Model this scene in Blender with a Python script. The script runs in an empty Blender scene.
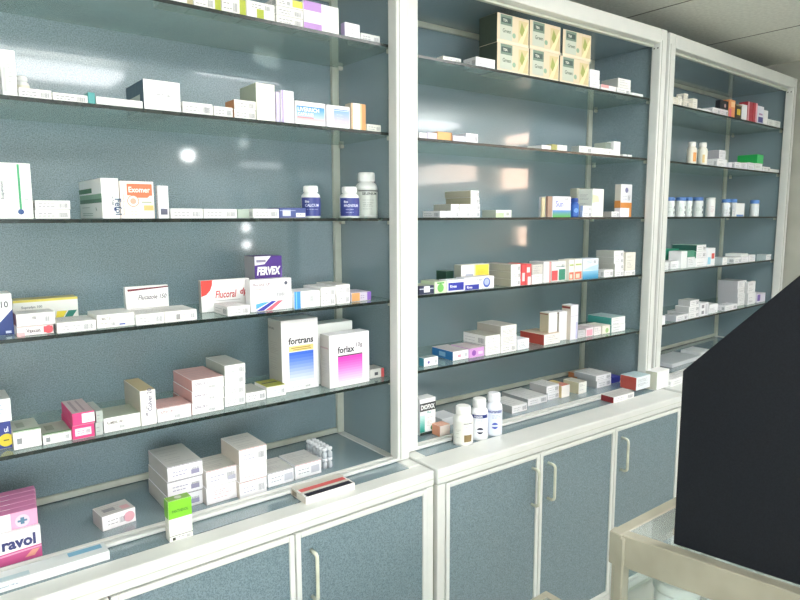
import bpy, bmesh, math, random
from mathutils import Vector, Matrix
C = bpy.context.scene.collection
rnd = random.Random(7)

# ------------------------------------------------------------------ camera
FPX, YAW, PITCH, ROLL = 636.154, .6612, .1282, .0036
ZB = .90                                   # height of the cabinet tops above the floor
CAM = Vector((0, -1.6651, ZB + .8142))
c_, s_ = math.cos(YAW), math.sin(YAW)
R0 = Vector((c_, -s_, 0))
FW = Vector((s_*math.cos(PITCH), c_*math.cos(PITCH), -math.sin(PITCH)))
U0 = R0.cross(FW)
RT = R0*math.cos(ROLL) - U0*math.sin(ROLL)
UP = R0*math.sin(ROLL) + U0*math.cos(ROLL)
cd = bpy.data.cameras.new('camera'); cam = bpy.data.objects.new('camera', cd); C.objects.link(cam)
cd.sensor_width = 36; cd.lens = FPX/800*36; cd.clip_start = .01
M = Matrix.Identity(4)
for i in range(3):
    M[i][0] = RT[i]; M[i][1] = UP[i]; M[i][2] = -FW[i]; M[i][3] = CAM[i]
cam.matrix_world = M
bpy.context.scene.camera = cam
def proj(p):
    d = Vector(p) - CAM; z = d.dot(FW)
    return 400 + FPX*d.dot(RT)/z, 300 - FPX*d.dot(UP)/z
def ray(px, py): return FW + RT*((px-400)/FPX) - UP*((py-300)/FPX)

# ------------------------------------------------------------------ materials
MATS = {}
def col(c):
    if isinstance(c, str):
        c = c.lstrip('#'); c = c if len(c) == 6 else ''.join(k*2 for k in c); v = [int(c[i:i+2], 16)/255 for i in (0, 2, 4)]
        return tuple(x/12.92 if x <= .04045 else ((x+.055)/1.055)**2.4 for x in v)
    return c
def pbsdf(name, c, rough=.5, metal=0, spec=.5, **kw):
    m = bpy.data.materials.new(name); m.use_nodes = True
    b = m.node_tree.nodes['Principled BSDF']
    b.inputs['Base Color'].default_value = (*col(c), 1)
    b.inputs['Roughness'].default_value = rough
    b.inputs['Metallic'].default_value = metal
    b.inputs['Specular IOR Level'].default_value = spec
    return m
def ink(c, rough=.45):
    k = (c, rough)
    if k not in MATS:
        m = pbsdf('print_' + str(len(MATS)), c, rough)
        nt = m.node_tree; n = nt.nodes.new('ShaderNodeTexNoise'); n.inputs['Scale'].default_value = 40
        tc = nt.nodes.new('ShaderNodeTexCoord'); nt.links.new(tc.outputs['Object'], n.inputs['Vector'])
        mr = nt.nodes.new('ShaderNodeMapRange'); mr.inputs['To Min'].default_value = rough-.08; mr.inputs['To Max'].default_value = rough+.1
        nt.links.new(n.outputs['Fac'], mr.inputs['Value']); nt.links.new(mr.outputs['Result'], nt.nodes['Principled BSDF'].inputs['Roughness'])
        MATS[k] = m
    return MATS[k]
def noisy(name, c1, c2, scale, rough=.4, spec=.5, detail=2, lo=.35, hi=.65, bump=0, coat=0):
    m = pbsdf(name, c1, rough, 0, spec); nt = m.node_tree; b = nt.nodes['Principled BSDF']
    tc = nt.nodes.new('ShaderNodeTexCoord'); n = nt.nodes.new('ShaderNodeTexNoise')
    n.inputs['Scale'].default_value = scale; n.inputs['Detail'].default_value = detail
    nt.links.new(tc.outputs['Object'], n.inputs['Vector'])
    r = nt.nodes.new('ShaderNodeValToRGB')
    r.color_ramp.elements[0].position = lo; r.color_ramp.elements[0].color = (*col(c1), 1)
    r.color_ramp.elements[1].position = hi; r.color_ramp.elements[1].color = (*col(c2), 1)
    nt.links.new(n.outputs['Fac'], r.inputs['Fac']); nt.links.new(r.outputs['Color'], b.inputs['Base Color'])
    if bump:
        bp = nt.nodes.new('ShaderNodeBump'); bp.inputs['Strength'].default_value = bump; bp.inputs['Distance'].default_value = .002
        nt.links.new(n.outputs['Fac'], bp.inputs['Height']); nt.links.new(bp.outputs['Normal'], b.inputs['Normal'])
    if coat:
        b.inputs['Coat Weight'].default_value = coat; b.inputs['Coat Roughness'].default_value = .055
    return m
LAM = noisy('speckled_laminate', '#667a81', '#96a9b1', 320, .24, .5, 3, .3, .7, coat=.8)
LAMD = noisy('speckled_laminate_door', '#5b6f77', '#7d9099', 300, .28, .5, 3, .35, .65, coat=.25)
ALU = noisy('white_aluminium', '#d5d8d4', '#dadcd8', 12, .32, .5)
ALUG = noisy('cream_aluminium', '#b9beb0', '#c6cabd', 12, .35, .5)
HAN = noisy('cream_handle', '#c9ccba', '#d8dac8', 30, .25, .6)
CEIL = noisy('ceiling_board', '#d6d8cf', '#e6e8df', 60, .9, .2, 6, .3, .7, .3)
CEJ = noisy('ceiling_joint', '#77796f', '#85887e', 60, .9, .1)
WALL = noisy('painted_wall', '#a9aaa0', '#b4b5ab', 5, .7, .3)
FLOOR = noisy('floor_tile', '#c4c1b8', '#d2cfc6', 4, .3, .5)
GROOVE = noisy('profile_groove', '#8d9088', '#9a9d95', 20, .5, .3)
BEIGE = noisy('beige_aluminium', '#8f8c7c', '#9b9888', 12, .35, .5)
BLACK = noisy('black_board', '#0b0f15', '#12171e', 300, .7, .25)
DARK = ink('#17191b')
STEEL = pbsdf('screw_steel', '#6d7069', .4, .6)
CHROME = noisy('vial_cap', '#dfe2e6', '#f4f6f8', 40, .2, .8)
def glassmat(name, tint, dust_sheen=.06, dcol='#b9c6c2', rough=.03):
    m = bpy.data.materials.new(name); m.use_nodes = True; nt = m.node_tree; nt.nodes.clear()
    o = nt.nodes.new('ShaderNodeOutputMaterial'); t = nt.nodes.new('ShaderNodeBsdfTransparent')
    t.inputs['Color'].default_value = (*tint, 1)
    g = nt.nodes.new('ShaderNodeBsdfGlossy'); g.inputs['Roughness'].default_value = rough
    g.inputs['Color'].default_value = (.9, .97, .94, 1)
    fr = nt.nodes.new('ShaderNodeFresnel'); fr.inputs['IOR'].default_value = 1.5
    d = nt.nodes.new('ShaderNodeBsdfDiffuse'); d.inputs['Color'].default_value = (*col(dcol), 1)
    n = nt.nodes.new('ShaderNodeTexNoise'); n.inputs['Scale'].default_value = 9
    tc = nt.nodes.new('ShaderNodeTexCoord'); nt.links.new(tc.outputs['Object'], n.inputs['Vector'])
    mr = nt.nodes.new('ShaderNodeMapRange'); mr.inputs['To Min'].default_value = dust_sheen*.5; mr.inputs['To Max'].default_value = dust_sheen*1.5
    nt.links.new(n.outputs['Fac'], mr.inputs['Value'])
    a = nt.nodes.new('ShaderNodeMixShader'); nt.links.new(mr.outputs['Result'], a.inputs[0])
    nt.links.new(t.outputs[0], a.inputs[1]); nt.links.new(d.outputs[0], a.inputs[2])
    b = nt.nodes.new('ShaderNodeMixShader'); ge = nt.nodes.new('ShaderNodeNewGeometry')
    sub = nt.nodes.new('ShaderNodeMath'); sub.operation = 'SUBTRACT'; sub.inputs[0].default_value = 1; nt.links.new(ge.outputs['Backfacing'], sub.inputs[1])
    mul = nt.nodes.new('ShaderNodeMath'); mul.operation = 'MULTIPLY'; nt.links.new(sub.outputs[0], mul.inputs[0]); nt.links.new(fr.outputs[0], mul.inputs[1])
    nt.links.new(mul.outputs[0], b.inputs[0])
    nt.links.new(a.outputs[0], b.inputs[1]); nt.links.new(g.outputs[0], b.inputs[2])
    nt.links.new(b.outputs[0], o.inputs[0])
    return m
GLASS = glassmat('shelf_glass', (.80, .88, .86), .27)  # pale diffuse part: dust plus reflections painted onto the shelf glass
GEDGE = noisy('glass_cut_edge', '#111b18', '#1c2a26', 30, .25, .5)
PANE = glassmat('clear_pane', (.94, .96, .96), .02)
CTOP = glassmat('counter_glass', (.88, .92, .92), .2, '#d8dedd')

# ------------------------------------------------------------------ mesh helpers
class MB:
    def __init__(s): s.bm = bmesh.new(); s.mats = []
    def mi(s, m):
        if m not in s.mats: s.mats.append(m)
        return s.mats.index(m)
    def box(s, x0, x1, y0, y1, z0, z1, m, bev=0, mt=None, seg=1):
        i = s.mi(m)
        vs = [s.bm.verts.new((x, y, z)) for x in (x0, x1) for y in (y0, y1) for z in (z0, z1)]
        fs = []
        for q in ((0,1,3,2),(4,6,7,5),(0,4,5,1),(2,3,7,6),(0,2,6,4),(1,5,7,3)):
            f = s.bm.faces.new([vs[k] for k in q]); f.material_index = i; fs.append(f)
        if mt:
            for v in vs: v.co = mt @ v.co
        if bev:
            es = list({e for f in fs for e in f.edges})
            r = bmesh.ops.bevel(s.bm, geom=es, offset=bev, segments=seg, affect='EDGES', profile=.6)
            for f in r['faces']: f.material_index = i
        return s
    def quad(s, ps, m):
        f = s.bm.faces.new([s.bm.verts.new(p) for p in ps]); f.material_index = s.mi(m); return f
    def lathe(s, prof, m, cx=0, cy=0, z0=0, n=28, a0=0, a1=2*math.pi, smooth=True):
        i = s.mi(m); full = abs(a1-a0-2*math.pi) < 1e-6; k = n if full else n+1
        rings = [[s.bm.verts.new((cx+r*math.cos(a0+(a1-a0)*j/n), cy+r*math.sin(a0+(a1-a0)*j/n), z0+z)) for j in range(k)] for r, z in prof]
        for a, b in zip(rings, rings[1:]):
            for j in range(n):
                f = s.bm.faces.new((a[j], a[(j+1) % k], b[(j+1) % k], b[j])); f.material_index = i; f.smooth = smooth
        if full:
            for rg, fl in ((rings[0], 1), (rings[-1], 0)):
                f = s.bm.faces.new(rg[::-1] if fl else rg); f.material_index = i
        return s
    def tube(s, pts, r, m, n=8):
        i = s.mi(m); pts = [Vector(p) for p in pts]; rings = []
        for k, p in enumerate(pts):
            t = (pts[min(k+1, len(pts)-1)] - pts[max(k-1, 0)]).normalized()
            a = t.cross(Vector((0, 0, 1)) if abs(t.z) < .9 else Vector((1, 0, 0))).normalized(); b = t.cross(a)
            rings.append([s.bm.verts.new(p + a*r*math.cos(2*math.pi*j/n) + b*r*math.sin(2*math.pi*j/n)) for j in range(n)])
        for a, b in zip(rings, rings[1:]):
            va = a[0].co
            off = min(range(n), key=lambda o: (b[o].co - va).length)
            for j in range(n):
                f = s.bm.faces.new((a[j], a[(j+1) % n], b[(j+1+off) % n], b[(j+off) % n])); f.material_index = i; f.smooth = True
        for rg in (rings[0], rings[-1]):
            f = s.bm.faces.new(rg); f.material_index = i
        return s
    def build(s, name, parent=None, mt=None, recalc=True):
        if recalc: bmesh.ops.recalc_face_normals(s.bm, faces=s.bm.faces)
        me = bpy.data.meshes.new(name); s.bm.to_mesh(me); s.bm.free()
        for m in s.mats: me.materials.append(m)
        o = bpy.data.objects.new(name, me); C.objects.link(o)
        if parent: o.parent = parent
        if mt is not None: o.matrix_local = mt
        return o
def text_tris(txt, h, bold=0):
    cu = bpy.data.curves.new('t', 'FONT'); cu.body = txt; cu.size = 1; cu.offset = bold; cu.resolution_u = 2
    o = bpy.data.objects.new('t', cu)
    C.objects.link(o)
    dg = bpy.context.evaluated_depsgraph_get(); oe = o.evaluated_get(dg)
    me = oe.to_mesh(); me.calc_loop_triangles()
    vs = [v.co.copy() for v in me.vertices]; tr = [tuple(t.vertices) for t in me.loop_triangles]
    oe.to_mesh_clear(); bpy.data.objects.remove(o); bpy.data.curves.remove(cu)
    if not vs: return [], [], 1
    x0 = min(v.x for v in vs); x1 = max(v.x for v in vs); y0 = min(v.y for v in vs); y1 = max(v.y for v in vs)
    k = 1/(y1-y0)
    return [((v.x-x0)*k, (v.y-y0)*k) for v in vs], tr, (x1-x0)*k
def tag(o, label, cat, group=None, kind=None):
    if label: o['label'] = label
    if cat: o['category'] = cat
    if group: o['group'] = group
    if kind: o['kind'] = kind
    return o
def struct(o): o['kind'] = 'structure'; return o
def empty(name, loc=(0, 0, 0), rz=0):
    o = bpy.data.objects.new(name, None); C.objects.link(o); o.location = loc; o.rotation_euler = (0, 0, rz)
    o.empty_display_size = .05; return o

# ------------------------------------------------------------------ the room
XR, XL, YB, YF, ZC = 4.435, -2.6, .46, -4.2, ZB + 1.765
struct(MB().box(XL-.1, XR+.1, YF-.1, YB+.1, -.1, 0, FLOOR).build('floor'))
mb = MB().box(XL-.1, XR+.1, YF-.1, YB+.1, ZC, ZC+.1, CEIL)
x = XR - .80
while x > XL:
    mb.box(x-.004, x+.004, YF, YB, ZC-.0015, ZC+.001, CEJ); x -= .80
for y in (-.9, -2.5):
    mb.box(XL, XR, y-.004, y+.004, ZC-.0012, ZC+.001, CEJ)
struct(mb.build('ceiling'))
struct(MB().box(XL-.1, XR+.1, YB, YB+.1, 0, ZC, WALL).build('wall_back'))
struct(MB().box(XL-.1, XL, YF, YB, 0, ZC, WALL).build('wall_left'))
# right wall with a transom window and a glazed shop door, both daylit
openings = [(-2.10, -1.62, 1.96, 2.20), (-1.86, -1.62, 1.44, 1.65), (-3.60, -2.33, 2.06, 2.30), (-2.05, -1.62, 2.36, 2.50)]
def holed_wall(u0, u1, z0, z1, holes, put):
    us = sorted({u0, u1} | {v for h in holes for v in h[:2]}); zs = sorted({z0, z1} | {v for h in holes for v in h[2:]})
    for a, b in zip(us, us[1:]):
        for c, d in zip(zs, zs[1:]):
            m_, n_ = (a+b)/2, (c+d)/2
            if not any(h[0] < m_ < h[1] and h[2] < n_ < h[3] for h in holes): put(a, b, c, d)
mb = MB()
holed_wall(YF, YB, 0, ZC, openings, lambda a, b, c, d: mb.box(XR, XR+.1, a, b, c, d, WALL))
struct(mb.build('wall_right'))
def window(name, y0, y1, z0, z1, t=.02):
    m = MB()
    m.box(XR-.01, XR+.06, y0, y1, z0, z0+t, ALU); m.box(XR-.01, XR+.06, y0, y1, z1-t, z1, ALU)
    m.box(XR-.01, XR+.06, y0, y0+t, z0+t, z1-t, ALU); m.box(XR-.01, XR+.06, y1-t, y1, z0+t, z1-t, ALU)
    o = struct(m.build(name))
    MB().box(XR+.02, XR+.026, y0+t, y1-t, z0+t, z1-t, PANE).build('window_pane', o)
for k, h in enumerate(openings): window('window_%d' % (k+1), *h)
m = MB(); m.box(XR-.03, XR-.001, -3.45, -2.55, 0.0, 1.9, LAMD, .002)
d1 = struct(m.build('door_1')); handle_pts = [(XR-.03, -2.65, 1.0), (XR-.07, -2.65, 1.0), (XR-.07, -2.65, 1.16), (XR-.03, -2.65, 1.16)]
MB().tube(handle_pts, .008, HAN).build('door_handle', d1)
# front wall (behind the viewer) with a wide window added for frontal daylight
mb = MB(); FX = (-2.4, .45)
mb.box(XL-.1, FX[0], YF-.1, YF, 0, ZC, WALL); holed_wall(FX[1], XR+.1, 0, ZC, [(2.93, 3.48, 2.26, 2.33)], lambda a, b, c, d: mb.box(a, b, YF-.1, YF, c, d, WALL))
mb.box(FX[0], FX[1], YF-.1, YF, 0, .5, WALL); mb.box(FX[0], FX[1], YF-.1, YF, 2.35, ZC, WALL)
struct(mb.build('wall_front'))
m = MB()
for xx in (FX[0], FX[0]+1.4, FX[1]-.05): m.box(xx, xx+.05, YF-.06, YF+.01, .5, 2.35, ALU)
for zz in (.5, 2.30): m.box(FX[0], FX[1], YF-.06, YF+.01, zz, zz+.05, ALU)
w = struct(m.build('window_5')); MB().box(FX[0]+.05, FX[1]-.05, YF-.03, YF-.024, .55, 2.30, PANE).build('window_pane', w)

MB().box(2.93, 3.48, YF-.03, YF-.024, 2.26, 2.33, PANE).build('window_6')['kind'] = 'structure'

# ------------------------------------------------------------------ shelving units
G = .27; DEP = .35; TOPZ = 1.60; GT = .0090
UNITS = {
 1: dict(o=(-.20, 0.0), th=0.0, W=1.50, pl=.05, pr=.05, yF=-.172, g0=-.105, doors=[.03, .51, .99, 1.47], name='left'),
 2: dict(o=(1.315, .0431), th=-.02634, W=1.487, pl=.058, pr=.05, yF=-.222, g0=-.100, doors=[.035, .494, .955, 1.452], name='middle'),
 3: dict(o=(2.832, .0105), th=.03511, W=1.572, pl=.06, pr=.052, yF=-.275, g0=-.11, doors=[.04, .53, 1.03, 1.53], name='right'),
}
def U2W(u, x, y, z):
    q = UNITS[u]; c, s = math.cos(q['th']), math.sin(q['th'])
    return Vector((q['o'][0] + x*c - y*s, q['o'][1] + x*s + y*c, ZB + z))
def handle(parent, x, y, z):
    h = .14; pts = [(x, y, z+h), (x, y-.022, z+h)]
    for k in range(1, 5):
        a = k/5*math.pi/2; pts.append((x, y-.022-.012*math.sin(a), z+h-.012*(1-math.cos(a))))
    pts.append((x, y-.034, z+h-.014)); pts.append((x, y-.034, z+.014))
    for k in range(1, 5):
        a = k/5*math.pi/2; pts.append((x, y-.034+.012*(1-math.cos(a)), z+.014-.012*math.sin(a)))
    pts += [(x, y-.022, z), (x, y, z)]
    mb = MB().tube(pts, .0055, HAN, 10)
    mb.build('handle', parent)
def make_unit(u, lab_up, lab_lo):
    q = UNITS[u]; W = q['W']; org = U2W(u, 0, 0, 0)
    r = empty('shelving_unit', org, q['th']); tag(r, lab_up, 'shelving unit', 'aluminium shelving units along the wall')
    pl, pr_ = q['pl'], q['pr']
    for nm, x0, x1 in (('left', 0, pl), ('right', W-pr_, W)):
        mb = MB().box(x0, x1, -.045, .0, .003, TOPZ+.05, ALU, .006, seg=2)
        # groove running down the profile
        mb.box(x0+.010, x0+.0125, -.0462, -.045, .01, TOPZ, GROOVE)
        p = mb.build('post', r)
        ix = x1 if nm == 'left' else x0
        sgn = 1 if nm == 'left' else -1
        sm = MB()
        for k in (0, 1):
            sm.box(ix-.001, ix+.001, -.034+k*.018, -.028+k*.018, TOPZ-.034, TOPZ-.028, DARK, .0005)
        sm.build('screw', p)
    # side panels with cream edge profile at the back corners
    MB().box(.010, .022, .0, DEP, .0025, TOPZ, LAM).build('side_panel', r)
    MB().box(W-.022, W-.010, .0, DEP, .0025, TOPZ, LAM).build('side_panel', r)
    MB().box(.022, W-.022, DEP-.006, DEP, .0025, TOPZ, LAM).build('back_panel', r)
    MB().box(.022, W-.022, 0, DEP-.006, TOPZ-.012, TOPZ, LAM).build('top_panel', r)
    mb = MB()
    mb.box(W-.050, W-.022, DEP-.022, DEP-.006, .0025, TOPZ-.012, ALUG, .002)
    mb.box(.022, .050, DEP-.022, DEP-.006, .0025, TOPZ-.012, ALUG, .002)
    mb.box(.05, W-.05, DEP-.018, DEP-.006, .0025, .022, ALUG, .002)
    mb.box(.05, W-.05, DEP-.018, DEP-.006, TOPZ-.034, TOPZ-.012, ALUG, .002)
    mb.build('back_frame', r)
    mb = MB().box(pl, W-pr_, -.045, 0, TOPZ-.012, TOPZ+.05, ALU, .006, seg=2)
    mb.box(pl, W-pr_, -.01, .004, TOPZ-.022, TOPZ-.012, ALUG)
    mb.build('top_rail', r)
    mb = MB().box(pl-.002, W-pr_+.002, -.042, -.026, .0025, .013, ALU, .002)
    mb.box(pl-.002, W-pr_+.002, -.016, -.002, .0025, .013, ALU, .002)
    mb.box(pl-.002, W-pr_+.002, -.026, -.016, .0025, .004, ALUG)
    mb.build('bottom_rail', r)
    for k in range(1, 6):
        z = k*G
        g = MB(); x0, x1 = .0235, W-.0235
        g.box(x0, x1, .0015, DEP-.024, z-GT/2, z+GT/2, GLASS)
        s = g.build('glass_shelf', r)
        e = MB().box(x0, x1, -.0005, .0015, z-GT/2, z+GT/2, GEDGE).build('glass_edge', s)
        for xx, sg in ((x0-.0012, 1), (x1+.0012, -1)):
            for yy in (.012, DEP-.05):
                MB().box(min(xx, xx+sg*.016), max(xx, xx+sg*.016), yy, yy+.012, z-GT/2-.012, z-GT/2-.0003, ALUG, .001).build('shelf_bracket', s)
    # base cabinet
    yF = q['yF']; g0 = q['g0']
    b = empty('base_cabinet', U2W(u, 0, 0, -ZB), q['th']); tag(b, lab_lo, 'cabinet', 'base cabinets under the shelving')
    b_z = ZB
    def part(mb, nm, par=b): return mb.build(nm, par)
    part(MB().box(.05, W-.05, g0+.002, DEP, b_z-.018, b_z, LAM), 'worktop')
    tz = b_z + .0015
    e = MB(); e.box(0, W, yF, g0, b_z-.050, tz, ALU, .006, seg=3)
    e.box(.002, W-.002, yF-.0012, yF, b_z-.0275, b_z-.0255, ALUG)
    e.box(0, .05, g0, DEP, b_z-.03, tz, ALU, .003); e.box(W-.05, W, g0, DEP, b_z-.03, tz, ALU, .003)
    part(e, 'worktop_edge')
    for x0, x1 in ((.001, .016), (W-.016, W-.001)):
        part(MB().box(x0, x1, yF+.018, DEP, .0, b_z-.032, ALUG), 'side_panel')
    part(MB().box(.016, W-.016, DEP-.01, DEP, .08, b_z-.032, LAMD), 'back_panel')
    part(MB().box(.016, W-.016, yF+.05, DEP-.01, .08, .095, LAMD), 'bottom_panel')
    part(MB().box(.016, W-.016, yF+.06, yF+.075, .0, .08, ALUG), 'plinth')
    ff = MB()
    ff.box(.001, q['doors'][0], yF+.002, yF+.02, .0, b_z-.052, ALU, .002)
    ff.box(q['doors'][3], W-.001, yF+.002, yF+.02, .0, b_z-.052, ALU, .002)
    ff.box(q['doors'][0], q['doors'][3], yF+.002, yF+.02, .08, .11, ALU)
    part(ff, 'face_frame')
    hinge = {1: (-1, -1, -1), 2: (1, -1, -1), 3: (1, -1, -1)}[u]
    for k in range(3):
        x0, x1 = q['doors'][k]+.002, q['doors'][k+1]-.002
        z0, z1 = .115, b_z-.054
        d = part(MB().box(x0+.014, x1-.014, yF+.004, yF+.016, z0+.014, z1-.014, LAMD), 'door')
        f = MB(); t = .016
        f.box(x0, x0+t, yF-.002, yF+.018, z0, z1, ALU, .003, seg=2); f.box(x1-t, x1, yF-.002, yF+.018, z0, z1, ALU, .003, seg=2)
        f.box(x0+t, x1-t, yF-.002, yF+.018, z1-t, z1, ALU, .003, seg=2); f.box(x0+t, x1-t, yF-.002, yF+.018, z0, z0+t, ALU, .003, seg=2)
        f.build('door_frame', d)
        hx = x1-.034 if hinge[k] > 0 else x0+.05
        handle(d, hx, yF+.004, z1-(.205 if u == 1 else .19))
    return r
make_unit(1, 'white framed shelving unit at left with five glass shelves, holding the purple cold remedy box',
          'grey door base cabinet under the left shelves, with the striped carton on its ledge')
make_unit(2, 'white framed shelving unit between the other two, gold tea boxes on its top shelf',
          'grey door base cabinet under the middle shelves, three white bottles on its ledge')
make_unit(3, 'white framed shelving unit farthest right, blue-lidded jars on its middle shelf',
          'base cabinet under the farthest right shelves, mostly hidden by the black board')

# ------------------------------------------------------------------ goods
GAP = .0004
def floor_z(s): return (s*G + GT/2 + GAP) if s > 0 else GAP
def solve(u, px, z, y, lo=-.3, hi=2.5):
    for _ in range(50):
        m = (lo+hi)/2
        if proj(U2W(u, m, y, z))[0] < px: lo = m
        else: hi = m
    return (lo+hi)/2
def depth_at(u, px, py, z):
    r = ray(px, py); t = (ZB + z - CAM.z)/r.z; p = CAM + r*t
    q = UNITS[u]; c, s = math.cos(q['th']), math.sin(q['th'])
    dx, dy = p.x-q['o'][0], p.y-q['o'][1]
    return -dx*s + dy*c
BAR = '#7a7e86'
def greek(mb, fr, w, h, kind, seed, c1):
    """small print: rows of short strokes laid on one face; fr maps (u,v) metres on the face to 3D"""
    r = random.Random(seed)
    if kind == 'end':
        v = h*.5; n = 2 if h > .018 else 1
        x = w*.10
        for k in range(n):
            x = w*.1; yy = h*(.62-.3*k)
            while x < w*.5:
                l = r.uniform(.004, .010); mb_rect(mb, fr, x, yy-.0009, min(x+l, w*.6), yy+.0009, c1); x += l+.0025
        if w > .035:
            x = w*.68; 
            while x < w*.92:
                l = r.choice((.0006, .0012)); mb_rect(mb, fr, x, h*.2, x+l, h*.7, BAR); x += l+.0011
    elif kind == 'block':
        yy = h*.8
        while yy > h*.15:
            x = w*.12
            if r.random() < .8:
                e = r.uniform(.5, .88)*w
                while x < e:
                    l = r.uniform(.004, .012); mb_rect(mb, fr, x, yy-.0007, min(x+l, e), yy+.0007, c1); x += l+.002
            yy -= r.choice((.005, .006, .009))
    elif kind == 'top':
        yy = h*.85; k = 0
        while yy > h*.12 and k < 9:
            e = w*r.uniform(.45, .9); mb_rect(mb, fr, w*.1, yy-.0007, e, yy+.0007, c1); yy -= h*r.uniform(.08, .2); k += 1
OFF = .00025
def mb_rect(mb, fr, u0, v0, u1, v1, c, lift=1):
    mb.quad([fr(u0, v0, lift), fr(u1, v0, lift), fr(u1, v1, lift), fr(u0, v1, lift)], ink(c))
def frames(w, d, h):
    return {'f': (lambda u, v, l=1: (u, -OFF*l, v), w, h),
            'l': (lambda u, v, l=1: (-OFF*l, d-u, v), d, h),
            't': (lambda u, v, l=1: (u, v, h+OFF*l), w, d)}
def put_text(mb, fr, u, v, hgt, txt, c, maxw=None, rot=0, bold=.02, slant=0, rise=0):
    vs, tr, asp = text_tris(txt, 1, bold)
    sx = hgt; W_ = asp*hgt
    if maxw and W_ > maxw: sx = maxw/asp
    i = mb.mi(ink(c))
    ca, sa = math.cos(rot), math.sin(rot)
    P = []
    for a, b in vs:
        xx, yy = a*sx + b*hgt*slant, b*hgt + a*sx*rise
        P.append(mb.bm.verts.new(fr(u + xx*ca - yy*sa, v + xx*sa + yy*ca, 3)))
    for t in tr:
        try: f = mb.bm.faces.new([P[k] for k in t]); f.material_index = i
        except ValueError: pass
def lerp(a, b, t):
    A = [int(a[i:i+2], 16) for i in (1, 3, 5)]; B = [int(b[i:i+2], 16) for i in (1, 3, 5)]
    return '#%02x%02x%02x' % tuple(round(x+(y-x)*t) for x, y in zip(A, B))
GROUPNAME = {1: 'left', 2: 'middle', 3: 'right'}
SHELFNAME = {0: 'bottom ledge', 1: 'fifth shelf down', 2: 'fourth shelf down', 3: 'third shelf down', 4: 'second shelf down', 5: 'top shelf'}
SEED = [0]
PLACED = {}
def carton(u, s, a, b, h, label, by=None, d=None, sw=None, dep=None, rot=0, on=None, c='#ecebe7', side=None, top=None,
           art=(), text='#8d8f96', plain=False, hm=None, name='medicine_box', cat='box', endtrim=None, wm=None, zb=None):
    """a, b: left and right edge of the front as seen; h: its height as seen; the rest is solved to metres"""
    z0 = floor_z(s)
    if on is not None: z0 = on['z'] + GAP
    if zb is not None: z0 = zb
    if d is None: d = on['d'] if on is not None else .015
    if by is not None: d = depth_at(u, a, by, z0)
    xa = solve(u, a, z0, d)
    # front width
    if wm: w = wm
    else:
        lo, hi = .003, .6
        for _ in range(50):
            m_ = (lo+hi)/2
            if proj(U2W(u, xa + m_*math.cos(rot), d + m_*math.sin(rot), z0))[0] < b: lo = m_
            else: hi = m_
        w = (lo+hi)/2
    y_ = proj(U2W(u, xa, d, z0))[1]
    if hm: hh = hm
    else:
        lo, hi = .002, .5
        for _ in range(50):
            m_ = (lo+hi)/2
            if y_ - proj(U2W(u, xa, d, z0+m_))[1] < h: lo = m_
            else: hi = m_
        hh = (lo+hi)/2
    if dep is None:
        if sw:
            lo, hi = .003, .40
            for _ in range(50):
                m_ = (lo+hi)/2
                if a - proj(U2W(u, xa - m_*math.sin(rot), d + m_*math.cos(rot), z0))[0] < sw: lo = m_
                else: hi = m_
            dep = (lo+hi)/2
        else: dep = min(.075, .32-d)
    if s > 0 and d < .003: return carton(u, s, a, b, h, label, None, .003, sw, dep, rot, on, c, side, top, art, text, plain, hm, name, cat, endtrim, wm, zb)
    if rot == 0:
        lim = DEP - .026 - d
        if dep > lim: dep = max(lim, .01)
        Wi = UNITS[u]['W']
        if d > 0:
            if xa + w > Wi - .0245: xa -= xa + w - (Wi - .0245)
            if xa < .0245: w -= .0245 - xa; xa = .0245
        if s == 0 and d < -.044 and zb is None: dep = min(dep, -.0435 - d)
        for x0, x1, y0, y1, q0, q1 in PLACED.get(u, []):
            if min(z0+hh, q1) - max(z0, q0) < .0002: continue
            ox = min(xa+w, x1) - max(xa, x0); oy = min(d+dep, y1) - max(d, y0)
            if ox <= .0003 or oy <= 0: continue
            if ox < .021 and w - ox > .006:
                if xa >= x0 or (xa + w/2 > (x0+x1)/2): xa += ox + .0004
                w -= ox + .0004
            elif d < y0 - .008: dep = y0 - d - .0006
            elif y1 + .012 < DEP - .03:
                return carton(u, s, a, b, h, label, None, y1 + .001, sw, min(dep, DEP-.03-y1), rot, on, c, side, top, art, text, plain, hm, name, cat, endtrim, wm, zb)
        PLACED.setdefault(u, []).append((xa, xa+w, d, d+dep, z0, z0+hh))
    SEED[0] += 1
    mb = MB(); bev = min(.0008, hh/8, w/8)
    mb.box(0, w, 0, dep, 0, hh, ink(c), bev)
    fr = frames(w, dep, hh)
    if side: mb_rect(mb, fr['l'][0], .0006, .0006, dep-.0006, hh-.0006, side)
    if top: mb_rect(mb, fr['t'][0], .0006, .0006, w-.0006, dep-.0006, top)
    if endtrim:   # thin coloured edge line along the top and left of the front
        mb_rect(mb, fr['f'][0], 0.0005, hh-.0018, w-.0005, hh-.0004, endtrim)
    # grey bottom edge line, painted in for the shade between stacked cartons
    if hh > .008:
        mb_rect(mb, fr['f'][0], .0003, .0002, w-.0003, .0012, '#a3a3a3', .8); mb_rect(mb, fr['l'][0], .0003, .0002, dep-.0003, .0012, '#8f8f8f', .8)
    if not plain:
        mb_rect(mb, fr['l'][0], dep*.02, hh*.03, dep*.02+.0005, hh*.97, '#9a9a98', 1.5)
        k = 'end' if hh < .035 else 'block'
        if not art: greek(mb, lambda p, q_, l=1: fr['f'][0](p, q_, 2), w, hh, k, SEED[0], text)
        greek(mb, lambda p, q_, l=1: fr['t'][0](p, q_, 2), w, dep, 'top', SEED[0]+50, '#8e8e95')
        if not side: greek(mb, lambda p, q_, l=1: fr['l'][0](p, q_, 2), dep, hh, 'end' if hh < .05 else 'block', SEED[0]+90, '#b2b2b6')
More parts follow.
